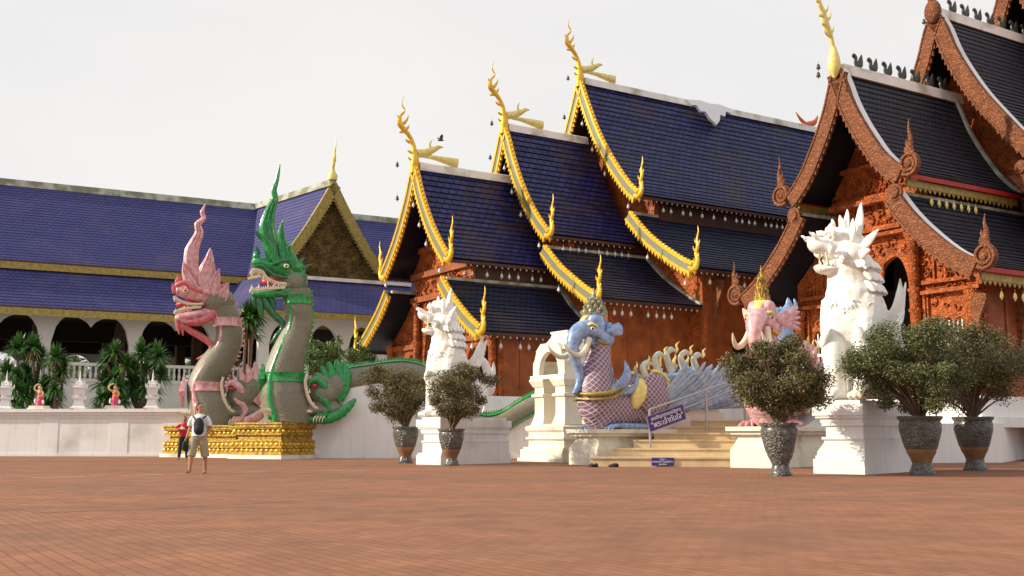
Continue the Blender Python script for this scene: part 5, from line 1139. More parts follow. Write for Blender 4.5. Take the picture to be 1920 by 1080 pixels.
    for sx in (1, -1): tt.sweep([(sx * .2, -1.0, 3.28), (sx * .22, -1.04, 3.52)], (1, 0, 0), [.06, .006], [.06, .006], 6, 1)
    tt.build('teeth', M['ivory'], t, True)
    e_ = MB(H)
    for sx in (1, -1): e_.ell((sx * .25, -.95, 3.98), (.07, .05, .07))
    e_.build('eyes', M['ivory'], t, True)
    mn = MB()      # scalloped mane collars and chest leaves
    for (z, r_, n_, w, h) in ((3.28, .55, 22, .10, .12), (3.0, .60, 24, .10, .14), (2.72, .66, 26, .11, .15)):
        for i in range(n_):
            q = 6.283 * i / n_
            if math.sin(q + .5) < (-.35 if z > 3.2 else -.1): continue
            c = Vector((math.cos(q) * r_ * .98, -.34 + math.sin(q) * r_ * .92, z)); u = Vector((math.cos(q), math.sin(q), 0))
            mn.sweep([c - u * .12 + Vector((0, 0, .14)), c + u * .02, c + u * .10 - Vector((0, 0, h * .7)), c + u * .16 - Vector((0, 0, h))], (-u.y, u.x, 0), [.04, .07, .05, .01], [w, w, w * .7, .02], 8, 3)
    rnd = random.Random(5)
    for i in range(46):
        q = rnd.uniform(-2.9, -.2); z = rnd.uniform(1.55, 2.35); r_ = .70 * math.sqrt(max(.1, 1 - ((z - 2.15) / .85) ** 2)); c = Vector((math.cos(q) * r_, -.28 + math.sin(q) * r_ * .86, z)); u = Vector((math.cos(q), math.sin(q), 0)); s_ = Vector((-u.y, u.x, 0)) * rnd.choice((-1, 1))
        mn.sweep([c, c + s_ * .08 + Vector((0, 0, .07)) + u * .03, c + s_ * .02 + Vector((0, 0, .13)) + u * .05, c - s_ * .04 + Vector((0, 0, .07)) + u * .06], tuple(u), [.03, .035, .03, .008], [.04, .04, .03, .01], 6, 3)
    for sx in (1, -1):
        for k in range(4): mn.sweep([(sx * (.3 + .07 * k), -.95 + .1 * k, 1.75 - .05 * k), (sx * (.42 + .07 * k), -.93 + .1 * k, 1.55), (sx * (.55 + .07 * k), -.8 + .1 * k, 1.35), (sx * (.6 + .07 * k), -.7, 1.5)], (0, 1, 0), [.07, .09, .06, .01], [.06, .07, .05, .01], 8, 3)
    mn.build('mane', M['lion'], t, True)
    w_ = MB()
    for sx in (1, -1):
        w_.sweep([(sx * .42, .25, 1.7), (sx * .66, .5, 2.1), (sx * .74, .68, 2.6), (sx * .70, .85, 3.05)], (1, 0, 0), [.22, .27, .2, .02], [.07, .08, .06, .01], 12, 4)
        for k in range(5): w_.sweep([(sx * .72, .35 + k * .07, 1.75 + .16 * k), (sx * .76, .62 + k * .07, 1.95 + .2 * k), (sx * .76, .86 + k * .04, 2.25 + .18 * k)], (1, 0, 0), [.05, .06, .01], [.04, .04, .01], 6, 3)
    w_.build('shoulder_wing', M['lion'], t, True)
    tl_ = MB(); tl_.tube([(0, 1.1, .5), (.12, 1.5, .9), (.15, 1.75, 1.5), (.1, 1.6, 2.1), (0, 1.3, 2.3), (-.05, 1.15, 2.05)], [.2, .2, .18, .15, .11, .04], 12, 5)
    tl_.sweep([(.1, 1.75, 1.5), (.12, 2.05, 1.75), (.1, 2.1, 2.2)], (1, 0, 0), [.16, .14, .01], [.08, .08, .01], 8, 3); tl_.ell((.12, 1.75, 1.25), (.3, .32, .42)); tl_.build('tail', M['lion'], t, True)
    return t
pR = Vector((8.12, 25.5, 0)); S1 = 1.0
lion_pedestal('tall white pedestal of the bigger lion between two potted shrubs', pR, S1)
rr_ = Vector((.75, -.66, 0)); qq_ = Vector((.66, .75, 0))
lion('big white guardian lion, nearer the camera on the right', pR + rr_ * -.50 + qq_ * 1.2 + Vector((0, 0, 1.71)), 1.0)
pL = Vector((-2.22, 34.4, 0)); S2 = .865
lion_pedestal('tall white pedestal of the smaller lion behind the left pair of potted shrubs', pL, S2)
lion('white guardian lion farther away at the left in front of the blue-roofed temple', pL + (rr_ * -.60 + qq_ * 1.2) * S2 + Vector((0, 0, 1.71 * S2)), S2)
# ------------------------------------------------------------ white shrine
SR = thing('spirit_shrine', 'small white open shrine with a bell-shaped roof behind the blue elephant-headed bird', 'shrine', (2.15, 39.7, 0), RZT)
m_ = MB()
for z0, z1, e in ((0, .12, 1.42), (.12, .42, 1.34), (.42, .50, 1.26), (.50, .78, 1.12), (.78, .86, 1.2), (.86, 1.02, 1.12)): m_.box(-e, e, -e, e, z0, z1)
m_.sqlathe([(1.12, 1.02), (1.20, 1.10), (1.22, 1.22), (.98, 1.32)]); m_.build('stepped_base', M['cream'], SR)
for x in (-.74, .74):
    for y in (-.74, .74):
        m_ = MB(); m_.sqlathe([(.40, 1.3), (.33, 1.5), (.29, 1.7), (.29, 2.25), (.38, 2.3), (.38, 2.38), (.29, 2.42), (.29, 2.62), (.34, 2.66), (.44, 2.86), (.44, 2.92), (.38, 2.94)], (x * .9, y * .9, 0)); m_.build('pillar', M['cream'], SR)
m_ = MB(); m_.box(-.6, .6, .3, .5, 1.3, 2.95); m_.box(-.98, .98, .5, .9, 1.3, 2.9); m_.box(-.7, .7, .0, .3, 3.06, 4.0); m_.build('back_wall', M['cream'], SR)
m_ = MB(); m_.box(-1.08, 1.08, -1.08, 1.08, 2.92, 3.06); m_.build('entablature', M['cream'], SR)
for sgn in (-1, 1):
    m_ = MB(); o_ = [(-1.0, 3.06), (-.62, 3.06)] + cr2([(-.6, 3.3), (-.5, 3.6), (-.25, 3.82), (0, 3.9), (.25, 3.82), (.5, 3.6), (.6, 3.3)], 3) + [(.62, 3.06), (1.0, 3.06), (1.0, 3.5), (.9, 3.62), (.75, 4.0), (.5, 4.2), (-.5, 4.2), (-.75, 4.0), (-.9, 3.62), (-1.0, 3.5)]
    m_.plate(o_, .2, (0, -1.0 if sgn < 0 else .8, 0)); m_.build('arched_front', M['cream'], SR)
m_ = MB(); m_.box(-1, -.8, -.8, .8, 3.06, 3.6); m_.box(.8, 1, -.8, .8, 3.06, 3.6); m_.sqlathe([(.94, 3.95), (.78, 4.1), (.66, 4.25), (.55, 4.4), (.5, 4.55), (.54, 4.6), (.54, 4.66)]); m_.build('shrine_roof', M['cream'], SR)
of = MB(); of.ell((0, 0, .12), (.14, .14, .12)); of.sweep([(0, 0, .2), (.04, 0, .32)], (0, 1, 0), [.06, .01], [.06, .01], 6, 1)
o = of.build('flower_offering', M['orange'], None, True); o.location = Matrix.Translation(SR.location) @ Matrix.Rotation(RZT, 4, 'Z') @ Vector((.25, -.35, 1.32)); tag(o, 'small orange flower offering inside the white shrine', 'offering')
# ------------------------------------------------------------ steps
st = thing('stone_stairs', 'cream stone steps rising between the two elephant-headed birds', 'stairs', (0, 0, 0))
L0 = Vector((2.3, 32.55)); R0 = Vector((7.3, 31.75)); prev = 0
for i, z in enumerate((.28, .53, .78, .99, 1.2, 1.41)):
    a = L0 + Vector((.72, .70)) * i; b_ = R0 + Vector((.45, .72)) * i
    m_ = MB(); m_.prism([tuple(a), tuple(b_), (10.8, 40.2), (6.6, 40.4)], prev - .02 if i else 0, z - .05)
    m_.prism([tuple(a + Vector((-.02, -.04))), tuple(b_ + Vector((0, -.04))), (10.8, 40.2), (6.6, 40.4)], z - .05, z); prev = z - .0
    m_.build('step', M['stairs'], st)
# ------------------------------------------------------------ elephant-headed birds
def plinth(label, loc, rz, w, l, h):
    t = thing('bird_plinth', label, 'plinth', loc, rz, 'plinths under the elephant-headed birds'); m_ = MB()
    m_.box(-w - .12, .12, -.12, l, 0, .5); m_.build('plinth_base', M['cream'], t)
    m_ = MB(); n_ = 6
    for k in range(n_):
        u = k / n_; e = .10 - .16 * math.sin(u * 1.6); m_.box(-w - e, e, -e, l - .02, .5 + (h - .72) * u, .5 + (h - .72) * (k + 1) / n_)
    m_.box(-w - .10, .10, -.10, l - .01, h - .22, h - .12); m_.box(-w - .2, .2, -.2, l, h - .12, h); m_.build('plinth_top', M['cream'], t)
    m_ = MB(); m_.plate(cr2([(1.2, h - .02), (2.3, h + .02), (3.3, h + .35), (4.1, h + .75), (4.9, h + .75), (5.5, h + .35), (l - .02, h - .02)], 4) + [(l - .02, .4), (1.2, .4)], w * .8, (-w * .1, 0, 0), (0, 1, 0), (0, 0, 1), (-1, 0, 0)); m_.build('rising_balustrade', M['plaster'], t); return t
plinth('cream plinth with flared rim under the pale blue bird', (2.66, 33.9, 0), RZT, 1.3, 6.4, 1.10)
plinth('bright white plinth under the pink bird behind the grey pot', (7.2, 30.75, 0), RZS, 1.1, 5.6, 1.15)
def ebird(name, label, X, Y, rz, z0, c, wingc):
    """elephant-headed bird: local +X forward, z0 = plinth top"""
    t = thing(name, label, 'statue', (X, Y, z0), rz, 'elephant-headed bird statues flanking the stairs', c.get('sc', 1))
    b_ = MB(); b_.ell((-.05, 0, .66), (1.12, .68, .74)); b_.ell((-1.1, 0, .75), (1.0, .6, .72)); b_.ell((-2.0, 0, .9), (.9, .5, .5)); b_.ell((.38, 0, .85), (.80, .66, .95)); b_.ell((.30, 0, .45), (.7, .6, .45))
    b_.tube([(.45, 0, .6), (.62, 0, 1.2), (.55, 0, 1.8), (.42, 0, 2.4), (.42, 0, 2.8)], [.66, .64, .50, .38, .34], 18, 4); blob('body', b_, .05, M[c['scale']], t, 4)
    h_ = MB(); h_.ell((.62, 0, 3.22), (.48, .42, .46)); 
    for sy in (1, -1): h_.ell((.68, sy * .2, 3.42), (.30, .22, .26)); h_.ell((.75, sy * .26, 3.05), (.26, .16, .2)); h_.ell((.35, sy * .3, 2.85), (.3, .16, .24))
    h_.tube([(.85, 0, 3.2), (1.28, 0, 3.0), (1.46, 0, 2.6), (1.36, 0, 2.15), (1.20, 0, 1.75), (1.24, 0, 1.38), (1.42, 0, 1.08)], [.32, .27, .20, .165, .145, .12, .085], 14, 5)
    h_.ell((.75, 0, 2.72), (.26, .2, .14)); blob('head', h_, .035, M[c['main']], t, 3)
    for sy in (1, -1):
        m_ = MB(); m_.tube([(1.0, sy * .24, 2.82), (1.25, sy * .36, 2.42), (1.6, sy * .46, 2.26), (1.95, sy * .44, 2.42), (2.1, sy * .42, 2.62)], [.10, .095, .08, .055, .012], 10, 4); m_.build('tusk', M['ivory'], t, True)
        e_ = MB()      # big feathered ear
        for k in range(6):
            q = R(-30 + k * 24); g = c.get('es', 1); e_.sweep([(.42, sy * .36, 3.1), (.15 - .1 * math.cos(q) * g, sy * (.36 + .26 * g), 3.1 + .22 * math.sin(q) * g), (.3 - .42 * g - .42 * g * math.cos(q), sy * (.36 + .5 * g), 3.1 + .5 * g * math.sin(q))], (1, 0, .3), [.1, .14, .03], [.06, .10, .02], 8, 4)
        e_.ell((.3, sy * .36, 3.2), (.14, .12, .16)); e_.ell((.18, sy * .38, 3.02), (.12, .1, .12)); e_.build('ear', M[c['ear']], t, True)
        y_ = MB(); y_.ell((.92, sy * .33, 3.12), (.09, .07, .08)); y_.build('eye', M['ivory'], t, True)
        y_ = MB(); y_.ell((.96, sy * .39, 3.12), (.04, .03, .04)); y_.build('pupil', M['hair'], t, True)
    k_ = MB(); zc = 3.55
    k_.lathe([(.34, zc - .05), (.38, zc + .08), (.26, zc + .16), (.30, zc + .24), (.2, zc + .34), (.24, zc + .44), (.14, zc + .56), (.17, zc + .64), (.08, zc + .8), (.09, zc + .88), (.02, zc + 1.25)], (.5, 0, 0), 16)
    for lv, (zz, rr, nn, hh) in enumerate(((zc + .05, .38, 10, .3), (zc + .28, .30, 9, .26), (zc + .5, .22, 8, .22), (zc + .7, .15, 6, .2))):
        for i in range(nn):
            q = 6.283 * (i + .5 * (lv % 2)) / nn; u = Vector((math.cos(q), math.sin(q), 0)); a = Vector((.5, 0, zz)) + u * rr * .85; k_.sweep([a, a + u * .08 + Vector((0, 0, hh * .5)), a + u * .03 + Vector((0, 0, hh))], (-u.y, u.x, 0), [.05, .04, .005], [.08, .06, .01], 6, 3)
    if 'kz' in c: k_.v = [(.5 + (x - .5) * c.get('kw', 1) + .12, y * c.get('kw', 1), zc - .05 + (z - zc + .05) * c['kz']) for x, y, z in k_.v]
    k_.build('tiered_crown', M[c['crown']], t, True)
    k_ = MB(); k_.sweep([(1.2, 0, 3.2), (1.05, 0, 3.45), (.78, 0, 3.66)], (0, 1, 0), [.05, .05, .03], [.1, .12, .2], 8, 3)
    for sy in (1, -1): k_.tube([(1.05, sy * .12, 3.2), (.98, sy * .36, 3.28), (.8, sy * .44, 3.18)], [.05, .05, .02], 7, 3)
    k_.build('forehead_ornament', M['yellow'], t, True)
    k_ = MB()      # gold necklace bands
    for sy in (1, -1):
        k_.tube([(.72, sy * .30, 2.78), (.45, sy * .38, 2.68), (.22, sy * .34, 2.85)], .05, 7, 3)
        k_.tube([(1.27, 0, 1.1), (1.02, sy * .56, 1.08), (.5, sy * .74, 1.15), (.0, sy * .62, 1.4), (-.25, sy * .4, 1.75)], [.06, .07, .07, .06, .04], 9, 5)
        k_.tube([(1.28, 0, .95), (1.02, sy * .58, .92), (.45, sy * .79, 1.0), (-.05, sy * .68, 1.25)], [.04] * 4, 7, 5)
    k_.build('neck_collar', M['oldgold' if c['main'] == 'blue' else 'gold'], t, True)
    k_ = MB()
    for i in range(9): z = 1.2 + i * .2; x = (.12, .1, .08, .1, .12, .13, .14, .13, .12)[i]; k_.sweep([(x, 0, z), (x - .12, 0, z + .05), (x - .16, 0, z + .16)], (0, 1, 0), [.06, .05, .006], [.05, .04, .006], 6, 2)
    k_.build('nape_spines', M[c['scale2']], t, True)
    for sy in (1, -1):
        s_ = MB()     # curled shoulder leaf
        s_.sweep([(.35, sy * .5, 1.15), (.05, sy * .66, 1.4), (-.15, sy * .68, 1.75), (-.08, sy * .64, 2.15)], (0, 1, 0), [.14, .2, .16, .01], [.08, .1, .08, .01], 10, 4); s_.sweep([(.2, sy * .55, 1.1), (-.3, sy * .68, 1.2), (-.55, sy * .66, 1.6), (-.55, sy * .6, 2.0)], (0, 1, 0), [.05, .08, .05, .01], [.05, .07, .05, .01], 8, 4); s_.build('shoulder_leaf', M[c['main']], t, True)
        s_ = MB(); s_.ell((-1.28, sy * .62, 1.1), (.62, .22, .68)); s_.build('wing_joint', M[c['scale']], t, True)
        s_ = MB(); s_.ell((-.62, sy * .62, 1.12), (.26, .2, .52), (0, R(-18), 0)); s_.ell((-.68, sy * .68, 1.12), (.18, .2, .38), (0, R(-18), 0)); s_.build('gold_wing_shell', M['yellow'], t, True)
        s_ = MB(); s_.tube([(-1.3 + .72 * math.cos(R(a)), sy * (.62 - .02), 1.1 + .76 * math.sin(R(a))) for a in range(80, 250, 20)], [.06] * 9, 8, 2); s_.build('wing_joint_rim', M['yellow'], t, True)
        f_ = MB(); e_ = MB()
        def lp(px, py): return ((1146 - px) * .0210, (820 - py) * .0168 - .24)
        for row, xt in enumerate((1296, 1334, 1370, 1404, 1436)):      # overlapping rows of parallel feathers
            n_ = 10
            for k in range(n_):
                u = k / (n_ - 1); tx_, tz_ = lp(xt - 26 + u * 34 + 12 * math.sin(u * 3), 676 - row * 1.5 + u * 70); ang = R(44 - 32 * u); Ln = 1.30 + .15 * u
                Ln *= 1.12; y = sy * (.74 - .055 * row - .006 * k); tip = Vector((tx_, y, tz_)); d = Vector((-math.cos(ang), 0, math.sin(ang))); a = tip - d * Ln; cv_ = Vector((0, 0, -.07))
                f_.sweep([a, a + d * Ln * .35 + cv_, a + d * Ln * .7 + cv_, a + d * Ln * .93, tip], (0, 1, 0), [.05, .075, .078, .062, .02], [.03, .045, .045, .04, .02], 8, 3)
                e_.tube([tuple(a + Vector((0, sy * .02, .06))), tuple(a + d * Ln * .35 + cv_ + Vector((0, sy * .025, .08))), tuple(a + d * Ln * .7 + cv_ + Vector((0, sy * .025, .085))), tuple(tip + Vector((0, sy * .02, .01)))], [.014, .02, .02, .012], 5, 2)
        wb = MB(); wb.ell((-3.2, sy * .38, 1.3), (2.1, .16, .62), (0, R(4), 0)); wb.build('wing_base', M[wingc], t, True)
        f_.build('wing_feathers', M[wingc], t, True); e_.build('feather_edges', M['featheredge'], t, True)
        for i, (x, z, s__) in enumerate(((-.95, 1.78, .8), (-1.45, 2.0, 1.0), (-1.95, 2.12, 1.1), (-2.55, 2.1, 1.0), (-3.1, 2.08, .9))):
            if sy < 0: continue
            n_ = MB(); k = s__ * .92; n_.sweep([(x - .14, .52, z - .25), (x + .02, .52, z + .1 * k), (x + .05, .52, z + .32 * k), (x - .14, .52, z + .46 * k), (x - .32, .52, z + .42 * k)], (0, 1, 0), [.15, .12, .10, .10, .04], [.11, .1, .08, .07, .03], 8, 4)
            n_.build('small_bird_neck', M['feathertip' if c['main'] == 'blue' else 'pink'], t, True)
            n_ = MB(); n_.sweep([(x - .34, .52, z + .36 * k), (x - .40, .52, z + .48 * k), (x - .36, .52, z + .62 * k), (x - .5, .52, z + .74 * k)], (0, 1, 0), [.03, .055, .04, .006], [.03, .04, .03, .006], 6, 3)
            n_.sweep([(x + .3, .5, z - .1), (x + .34, .5, z + .12), (x + .26, .5, z + .26), (x + .3, .5, z + .36)], (0, 1, 0), [.05, .07, .04, .006], [.04, .05, .03, .006], 6, 3); n_.build('gold_flame', M['yellow'], t, True)
    ft = MB()
    for sy in (1, -1): 
        ft.tube([(-1.2, sy * .5, .1), (-.5, sy * .6, .1), (.1, sy * .6, .1)], [.09, .11, .12], 8, 3)
        for k in (-.14, 0, .14): ft.tube([(.05, sy * .6 + k * .5, .1), (.35, sy * .62 + k, .12), (.58, sy * .62 + k * 1.4, .03)], [.07, .06, .03], 7, 3)
    ft.build('feet', M[c['main']], t, True)
    fr = MB()
    for k in range(3): fr.sweep([(-4.2 - .4 * k, 0, 1.3), (-4.7 - .4 * k, 0, 1.6 + .1 * k), (-5.1 - .4 * k, 0, 1.95 + .12 * k)], (0, 1, 0), [.14, .14, .01], [.09, .08, .01], 8, 3)
    fr.build('tail_curls', M[wingc], t, True)
    return t
ebird('blue_elephant_bird', 'pale blue elephant-headed bird with pink-edged scales on the cream plinth left of the stairs', ray(1146, 820)[0] * 34.8, 34.8, math.atan2(-.532, -.8465), 1.09, dict(scale='scales', scale2='feather', main='blue', ear='blue', crown='crown', es=.45, kz=.74), 'feather')
ebird('pink_elephant_bird', 'pink elephant-headed bird with gold-edged crown behind the dense shrub, right of the stairs', 7.5, 31.75, math.atan2(-.86, -.5), 1.15, dict(sc=.98, scale='pinkscales', scale2='coral', main='pink', ear='pink', crown='goldcarve', kz=.95, kw=.55, es=.9), 'pink')
m_ = MB()
for px, py0, py1, w in ((1472, 640, 558, .34), (1458, 600, 575, .2), (1484, 620, 560, .18)):
    a = at(px, py0, 33.4); c_ = at(px + 5, py1, 33.4); m_.sweep([a, a.lerp(c_, .4) - Vector((.15, 0, 0)), a.lerp(c_, .75) + Vector((.05, 0, 0)), c_], (0, 1, 0), [w, w, w * .5, .01], [w * .5, w * .5, w * .3, .01], 8, 4)
a = at(1472, 640, 33.4); m_.tube([(a.x, a.y, 1.3), tuple(a)], [.3, .3], 8, 1)
tag(m_.build('blue_flame_ornament', M['blue'], None, True), 'pale blue flame-shaped ornament rising behind the pink bird ear', 'ornament')
# ------------------------------------------------------------ handrail and signs
rail0 = at(1218, 768, 33.3); rail1 = at(1400, 704, 36.2)
HR = thing('stair_handrail', 'steel double handrail climbing the left side of the stone steps', 'handrail', (rail0.x, rail0.y, 0)); o3 = Vector((rail0.x, rail0.y, 0))
m_ = MB(); m_.tube([tuple(rail0 - o3), tuple(rail1 - o3)], .035, 8, 1); m_.build('top_rail', M['metal'], HR, True)
m_ = MB(); m_.tube([tuple(rail0 - o3 - Vector((0, 0, .36))), tuple(rail1 - o3 - Vector((0, 0, .30)))], .028, 8, 1); m_.build('lower_rail', M['metal'], HR, True)
for u, zb in ((0, .26), (.56, .95), (.97, 1.2)): p = rail0.lerp(rail1, u) - o3; m_ = MB(); m_.tube([(p.x, p.y, zb), tuple(p)], .04, 8, 1); m_.lathe([(.08, zb), (.08, zb + .02), (.04, zb + .04)], (p.x, p.y, 0), 10); m_.build('rail_post', M['metal'], HR, True)
def text(s_, size, parent, name, m, loc, M3, wmax=None):
    cu = bpy.data.curves.new('t', 'FONT'); cu.body = s_; cu.size = size; cu.align_x = 'CENTER'; cu.align_y = 'CENTER'; cu.extrude = .004; cu.offset = 0
    to = bpy.data.objects.new('t', cu); COL.objects.link(to); dg = bpy.context.evaluated_depsgraph_get(); me = bpy.data.meshes.new_from_object(to.evaluated_get(dg)); bpy.data.objects.remove(to)
    xs = [v.co.x for v in me.vertices] or [0]; f = min(1, (wmax or 9) / max(.01, (max(xs) - min(xs))))
    T_ = Matrix.Translation(loc) @ M3.to_4x4()
    for v in me.vertices: v.co = T_ @ Vector((v.co.x * f, v.co.y, v.co.z))
    me.materials.clear(); me.materials.append(m); me.name = name
    o = bpy.data.objects.new(name, me); COL.objects.link(o); o.parent = parent; return o
def sign(name, label, A_, B_, h, lines, fr=.03):
    """A_ bottom-left, B_ bottom-right world points of a hanging board"""
    t = thing(name, label, 'sign', A_); u = (B_ - A_); w = u.length; u.normalize(); nrm = Vector((u.y, -u.x, 0)).normalized(); v = nrm.cross(u).normalized()
    if v.z < 0: v = -v
    B3 = Matrix((u, v, u.cross(v))).transposed(); T_ = B3.to_4x4()
    m_ = MB(T_); m_.box(0, w, 0, h, -.02, 0); m_.build('board', M['signviolet'], t)
    m_ = MB(T_); m_.box(fr, w - fr, fr, h - fr, 0, .006); m_.build('panel', M['signblue'], t)
    for s_, y, sz, wm in lines: text(s_, sz, t, 'lettering', M['white'], B3 @ Vector((w / 2, y * h, .014)), B3, wm * w)
    return t
sA = at(1219, 811, 33.22); sB = at(1287, 786, 34.05)
sign('hanging_sign', 'navy hanging sign with two lines of white Thai lettering on the handrail', sA, sB, .50, [('ขอเชิญกราบนมัสการ', .74, .155, .86), ('"พระเจ้าทันใจ"', .34, .25, .86)])
k = (L0 + (R0 - L0) * .42); d_ = (R0 - L0).normalized(); a = at(1222, 871.5, 32.4); 
s0_ = L0 + d_ * ((Vector((a.x, a.y)) - L0).dot(d_)); a3 = Vector((s0_.x, s0_.y - .02, .03)) + Vector((-d_.y, d_.x, 0)) * -.035
sign('step_sign', 'small blue sign fixed to the lowest step riser', a3, a3 + Vector((d_.x, d_.y, 0)) * .64, .235, [('กรุณา', .80, .07, .5), ('ถอดรองเท้า ก่อนขึ้นวิหาร', .5, .08, .92), ('ขอบคุณ', .2, .07, .45)], .006)
def shoes(label, px, Y, rz):
    p = at(px, 820, Y); t = thing('pair_of_shoes', label, 'shoes', (p.x, p.y, 0), rz, 'shoes left at the foot of the steps')
    for sx in (-.07, .07):
        m_ = MB(); m_.ell((sx, 0, .045), (.05, .14, .045)); m_.ell((sx, -.04, .075), (.045, .09, .04)); m_.box(sx - .045, sx + .045, -.12, .12, 0, .02); m_.build('shoe', M['blackcloth'], t, True)
shoes('dark pair of shoes at the left corner of the lowest step', 1112, 31.9, .4)
shoes('dark pair of shoes a little right of the other pair by the lowest step', 1150, 31.8, 1.2)
# ------------------------------------------------------------ people
def fingers(mb, w, d, side, sc_=1.0, curl=.5):
    """five bent fingers from a wrist at w pointing along d; side = across the palm"""
    w = Vector(w); d = Vector(d).normalized(); side = Vector(side).normalized(); nn = d.cross(side).normalized(); pl_ = w + d * .085 * sc_
    mb.sweep([w, w + d * .04, pl_], tuple(nn), [.028, .038, .040], [.020, .017, .014], 10, 3)
    for i, L_ in enumerate((.065, .075, .07, .055)):
        b_ = pl_ + side * (-.030 + .020 * i); mb.tube([tuple(b_ - d * .01), tuple(b_ + d * L_ * .5), tuple(b_ + d * L_ * (.85 - .2 * curl) + nn * L_ * curl * .6)], [.0095, .009, .008], 7, 3)
    tb_ = w + d * .03 - side * .03; mb.tube([tuple(tb_), tuple(tb_ - side * .03 + d * .03), tuple(tb_ - side * .035 + d * .065 + nn * .02)], [.012, .011, .009], 7, 3)
def person(name, label, X, Y, rz, pose, sc_=1.0):
    t = thing(name, label, 'person', (X, Y, 0), rz, None, sc_)
    b_ = MB(); Hm = Matrix.Translation((0, 0, 1.5)) @ Matrix.Rotation(pose['head'], 4, 'Z') @ Matrix.Translation((0, 0, -1.5))
    hd = MB(Hm); hd.ell((0, .005, 1.545), (.072, .088, .085)); hd.ell((0, -.02, 1.49), (.056, .066, .075)); hd.sweep([(0, -.085, 1.535), (0, -.105, 1.505), (0, -.085, 1.495)], (1, 0, 0), [.012, .016, .01], [.012, .017, .014], 8, 2)
    hd.ell((0, -.078, 1.468), (.026, .012, .008)); hd.ell((0, -.06, 1.43), (.025, .022, .02))
    for sx in (1, -1): hd.ell((sx * .074, .01, 1.52), (.012, .02, .032))
    b_.v += hd.v; b_.f += hd.f
    b_.tube([(0, .01, 1.44), (0, .01, 1.33)], [.05, .06], 12, 1); b_.ell((0, 0, 1.2), (.15, .09, .17)); b_.ell((0, 0, .98), (.14, .09, .16))
    for a in pose['arms']:
        b_.tube([a[0], a[1], a[2]], [.046, .037, .024], 10, 3); fingers(b_, a[2], Vector(a[2]) - Vector(a[1]), a[3], 1, .6)
    for l_ in pose['legs']:
        b_.tube([l_[0], l_[1], l_[2]], [.085, .056, .036], 12, 3); f = Vector(l_[3]); a = Vector(l_[2]); b_.tube([tuple(a + Vector((0, .035, -.03))), tuple(a + Vector((0, 0, -.05)) + f * .08), tuple(a + f * .17 - Vector((0, 0, .055)))], [.036, .035, .022], 10, 3)
    blob('body', b_, .0085, M['skin'], t, 1)
    for nm_, fn, mt_ in pose['clothes']:
        c_ = MB(); fn(c_, Hm); blob(nm_, c_, .014, M[mt_], t, 3)
    e_ = MB(Hm)
    for sx in (1, -1): e_.ell((sx * .028, -.078, 1.535), (.012, .008, .008))
    e_.build('eyes', M['hair'], t, True)
    return t
def w_shirt(c, Hm):
    c.ell((0, 0, 1.2), (.185, .125, .2)); c.ell((0, 0, 1.02), (.185, .125, .17)); c.ell((0, .01, 1.31), (.17, .09, .07)); c.tube([(0, 0, .95), (0, 0, .86)], [.175, .18], 14, 1)
    for sx in (1, -1): c.tube([(sx * .14, 0, 1.31), (sx * .215, .005, 1.20), (sx * .235, .01, 1.10)], [.07, .068, .072], 12, 3)
def w_shorts(c, Hm):
    c.ell((0, 0, .86), (.175, .13, .13))
    c.tube([(-.085, 0, .84), (-.115, -.05, .62), (-.13, -.10, .40)], [.105, .10, .10], 14, 3); c.tube([(.085, 0, .84), (.115, .04, .62), (.13, .08, .40)], [.105, .10, .10], 14, 3)
def w_hair(c, Hm):
    h = MB(Hm); h.ell((0, .03, 1.565), (.085, .088, .085)); h.ell((0, .07, 1.52), (.07, .05, .07)); h.ell((0, .115, 1.58), (.045, .04, .045)); c.v += h.v; c.f += h.f
PX = 371; PY = 25.95; Xp = ray(PX, 880)[0] * PY
W1 = person('person', 'walking person in white shirt and khaki knee shorts, nearest the camera', Xp, PY, R(-6),
    dict(head=R(55), arms=[((-.17, 0, 1.31), (-.235, .02, 1.06), (-.275, -.06, .84), (0, 1, 0)), ((.17, 0, 1.31), (.245, .04, 1.07), (.225, -.08, .92), (0, 1, 0))],
         legs=[((-.085, 0, .86), (-.125, -.10, .46), (-.14, -.14, .10), (-.2, -1, .1)), ((.085, 0, .86), (.125, .08, .46), (.12, .14, .085), (.15, -1, 0))],
         clothes=[('shirt', w_shirt, 'shirtwhite'), ('knee_shorts', w_shorts, 'khaki'), ('hair', w_hair, 'hair')]), 1.01)
fl_ = MB(Matrix.Translation((0, 0, 1.5)) @ Matrix.Rotation(R(55), 4, 'Z') @ Matrix.Translation((0, 0, -1.5)))
for i in range(5): q = 6.283 * i / 5; fl_.ell((-.085 + 0, .06 + math.cos(q) * .022, 1.59 + math.sin(q) * .022), (.015, .018, .018), n=8, m=5)
o = fl_.build('hair_flower', M['white'], W1, True)
bp_ = MB(); bp_.ell((.05, -.17, 1.12), (.13, .075, .19)); bp_.ell((.05, -.165, 1.02), (.125, .08, .12)); bp_.ell((.05, -.23, 1.04), (.09, .045, .09))
W1m = Matrix.Translation((Xp, PY, 0)) @ Matrix.Rotation(R(-6), 4, 'Z')
BPK = thing('backpack', 'black backpack worn on the front of the walking person in white', 'backpack', tuple(W1m @ Vector((.05, -.15, 1.1)))); BPK.rotation_euler.z = R(-6)
bp_.v = [(x - .05, y + .15, z - 1.1) for x, y, z in bp_.v]; blob('bag', bp_, .012, M['blackcloth'], BPK, 2)
s_ = MB(); s_.tube([(.09, -.02, .19), (.11, .08, .235), (.115, .16, .24), (.12, .25, .2)], [.02] * 4, 8, 3); s_.tube([(-.09, -.0, .15), (-.16, .07, .22), (-.2, .14, .235), (-.16, .26, .18)], [.018] * 4, 8, 3); s_.build('straps', M['blackcloth'], BPK, True)
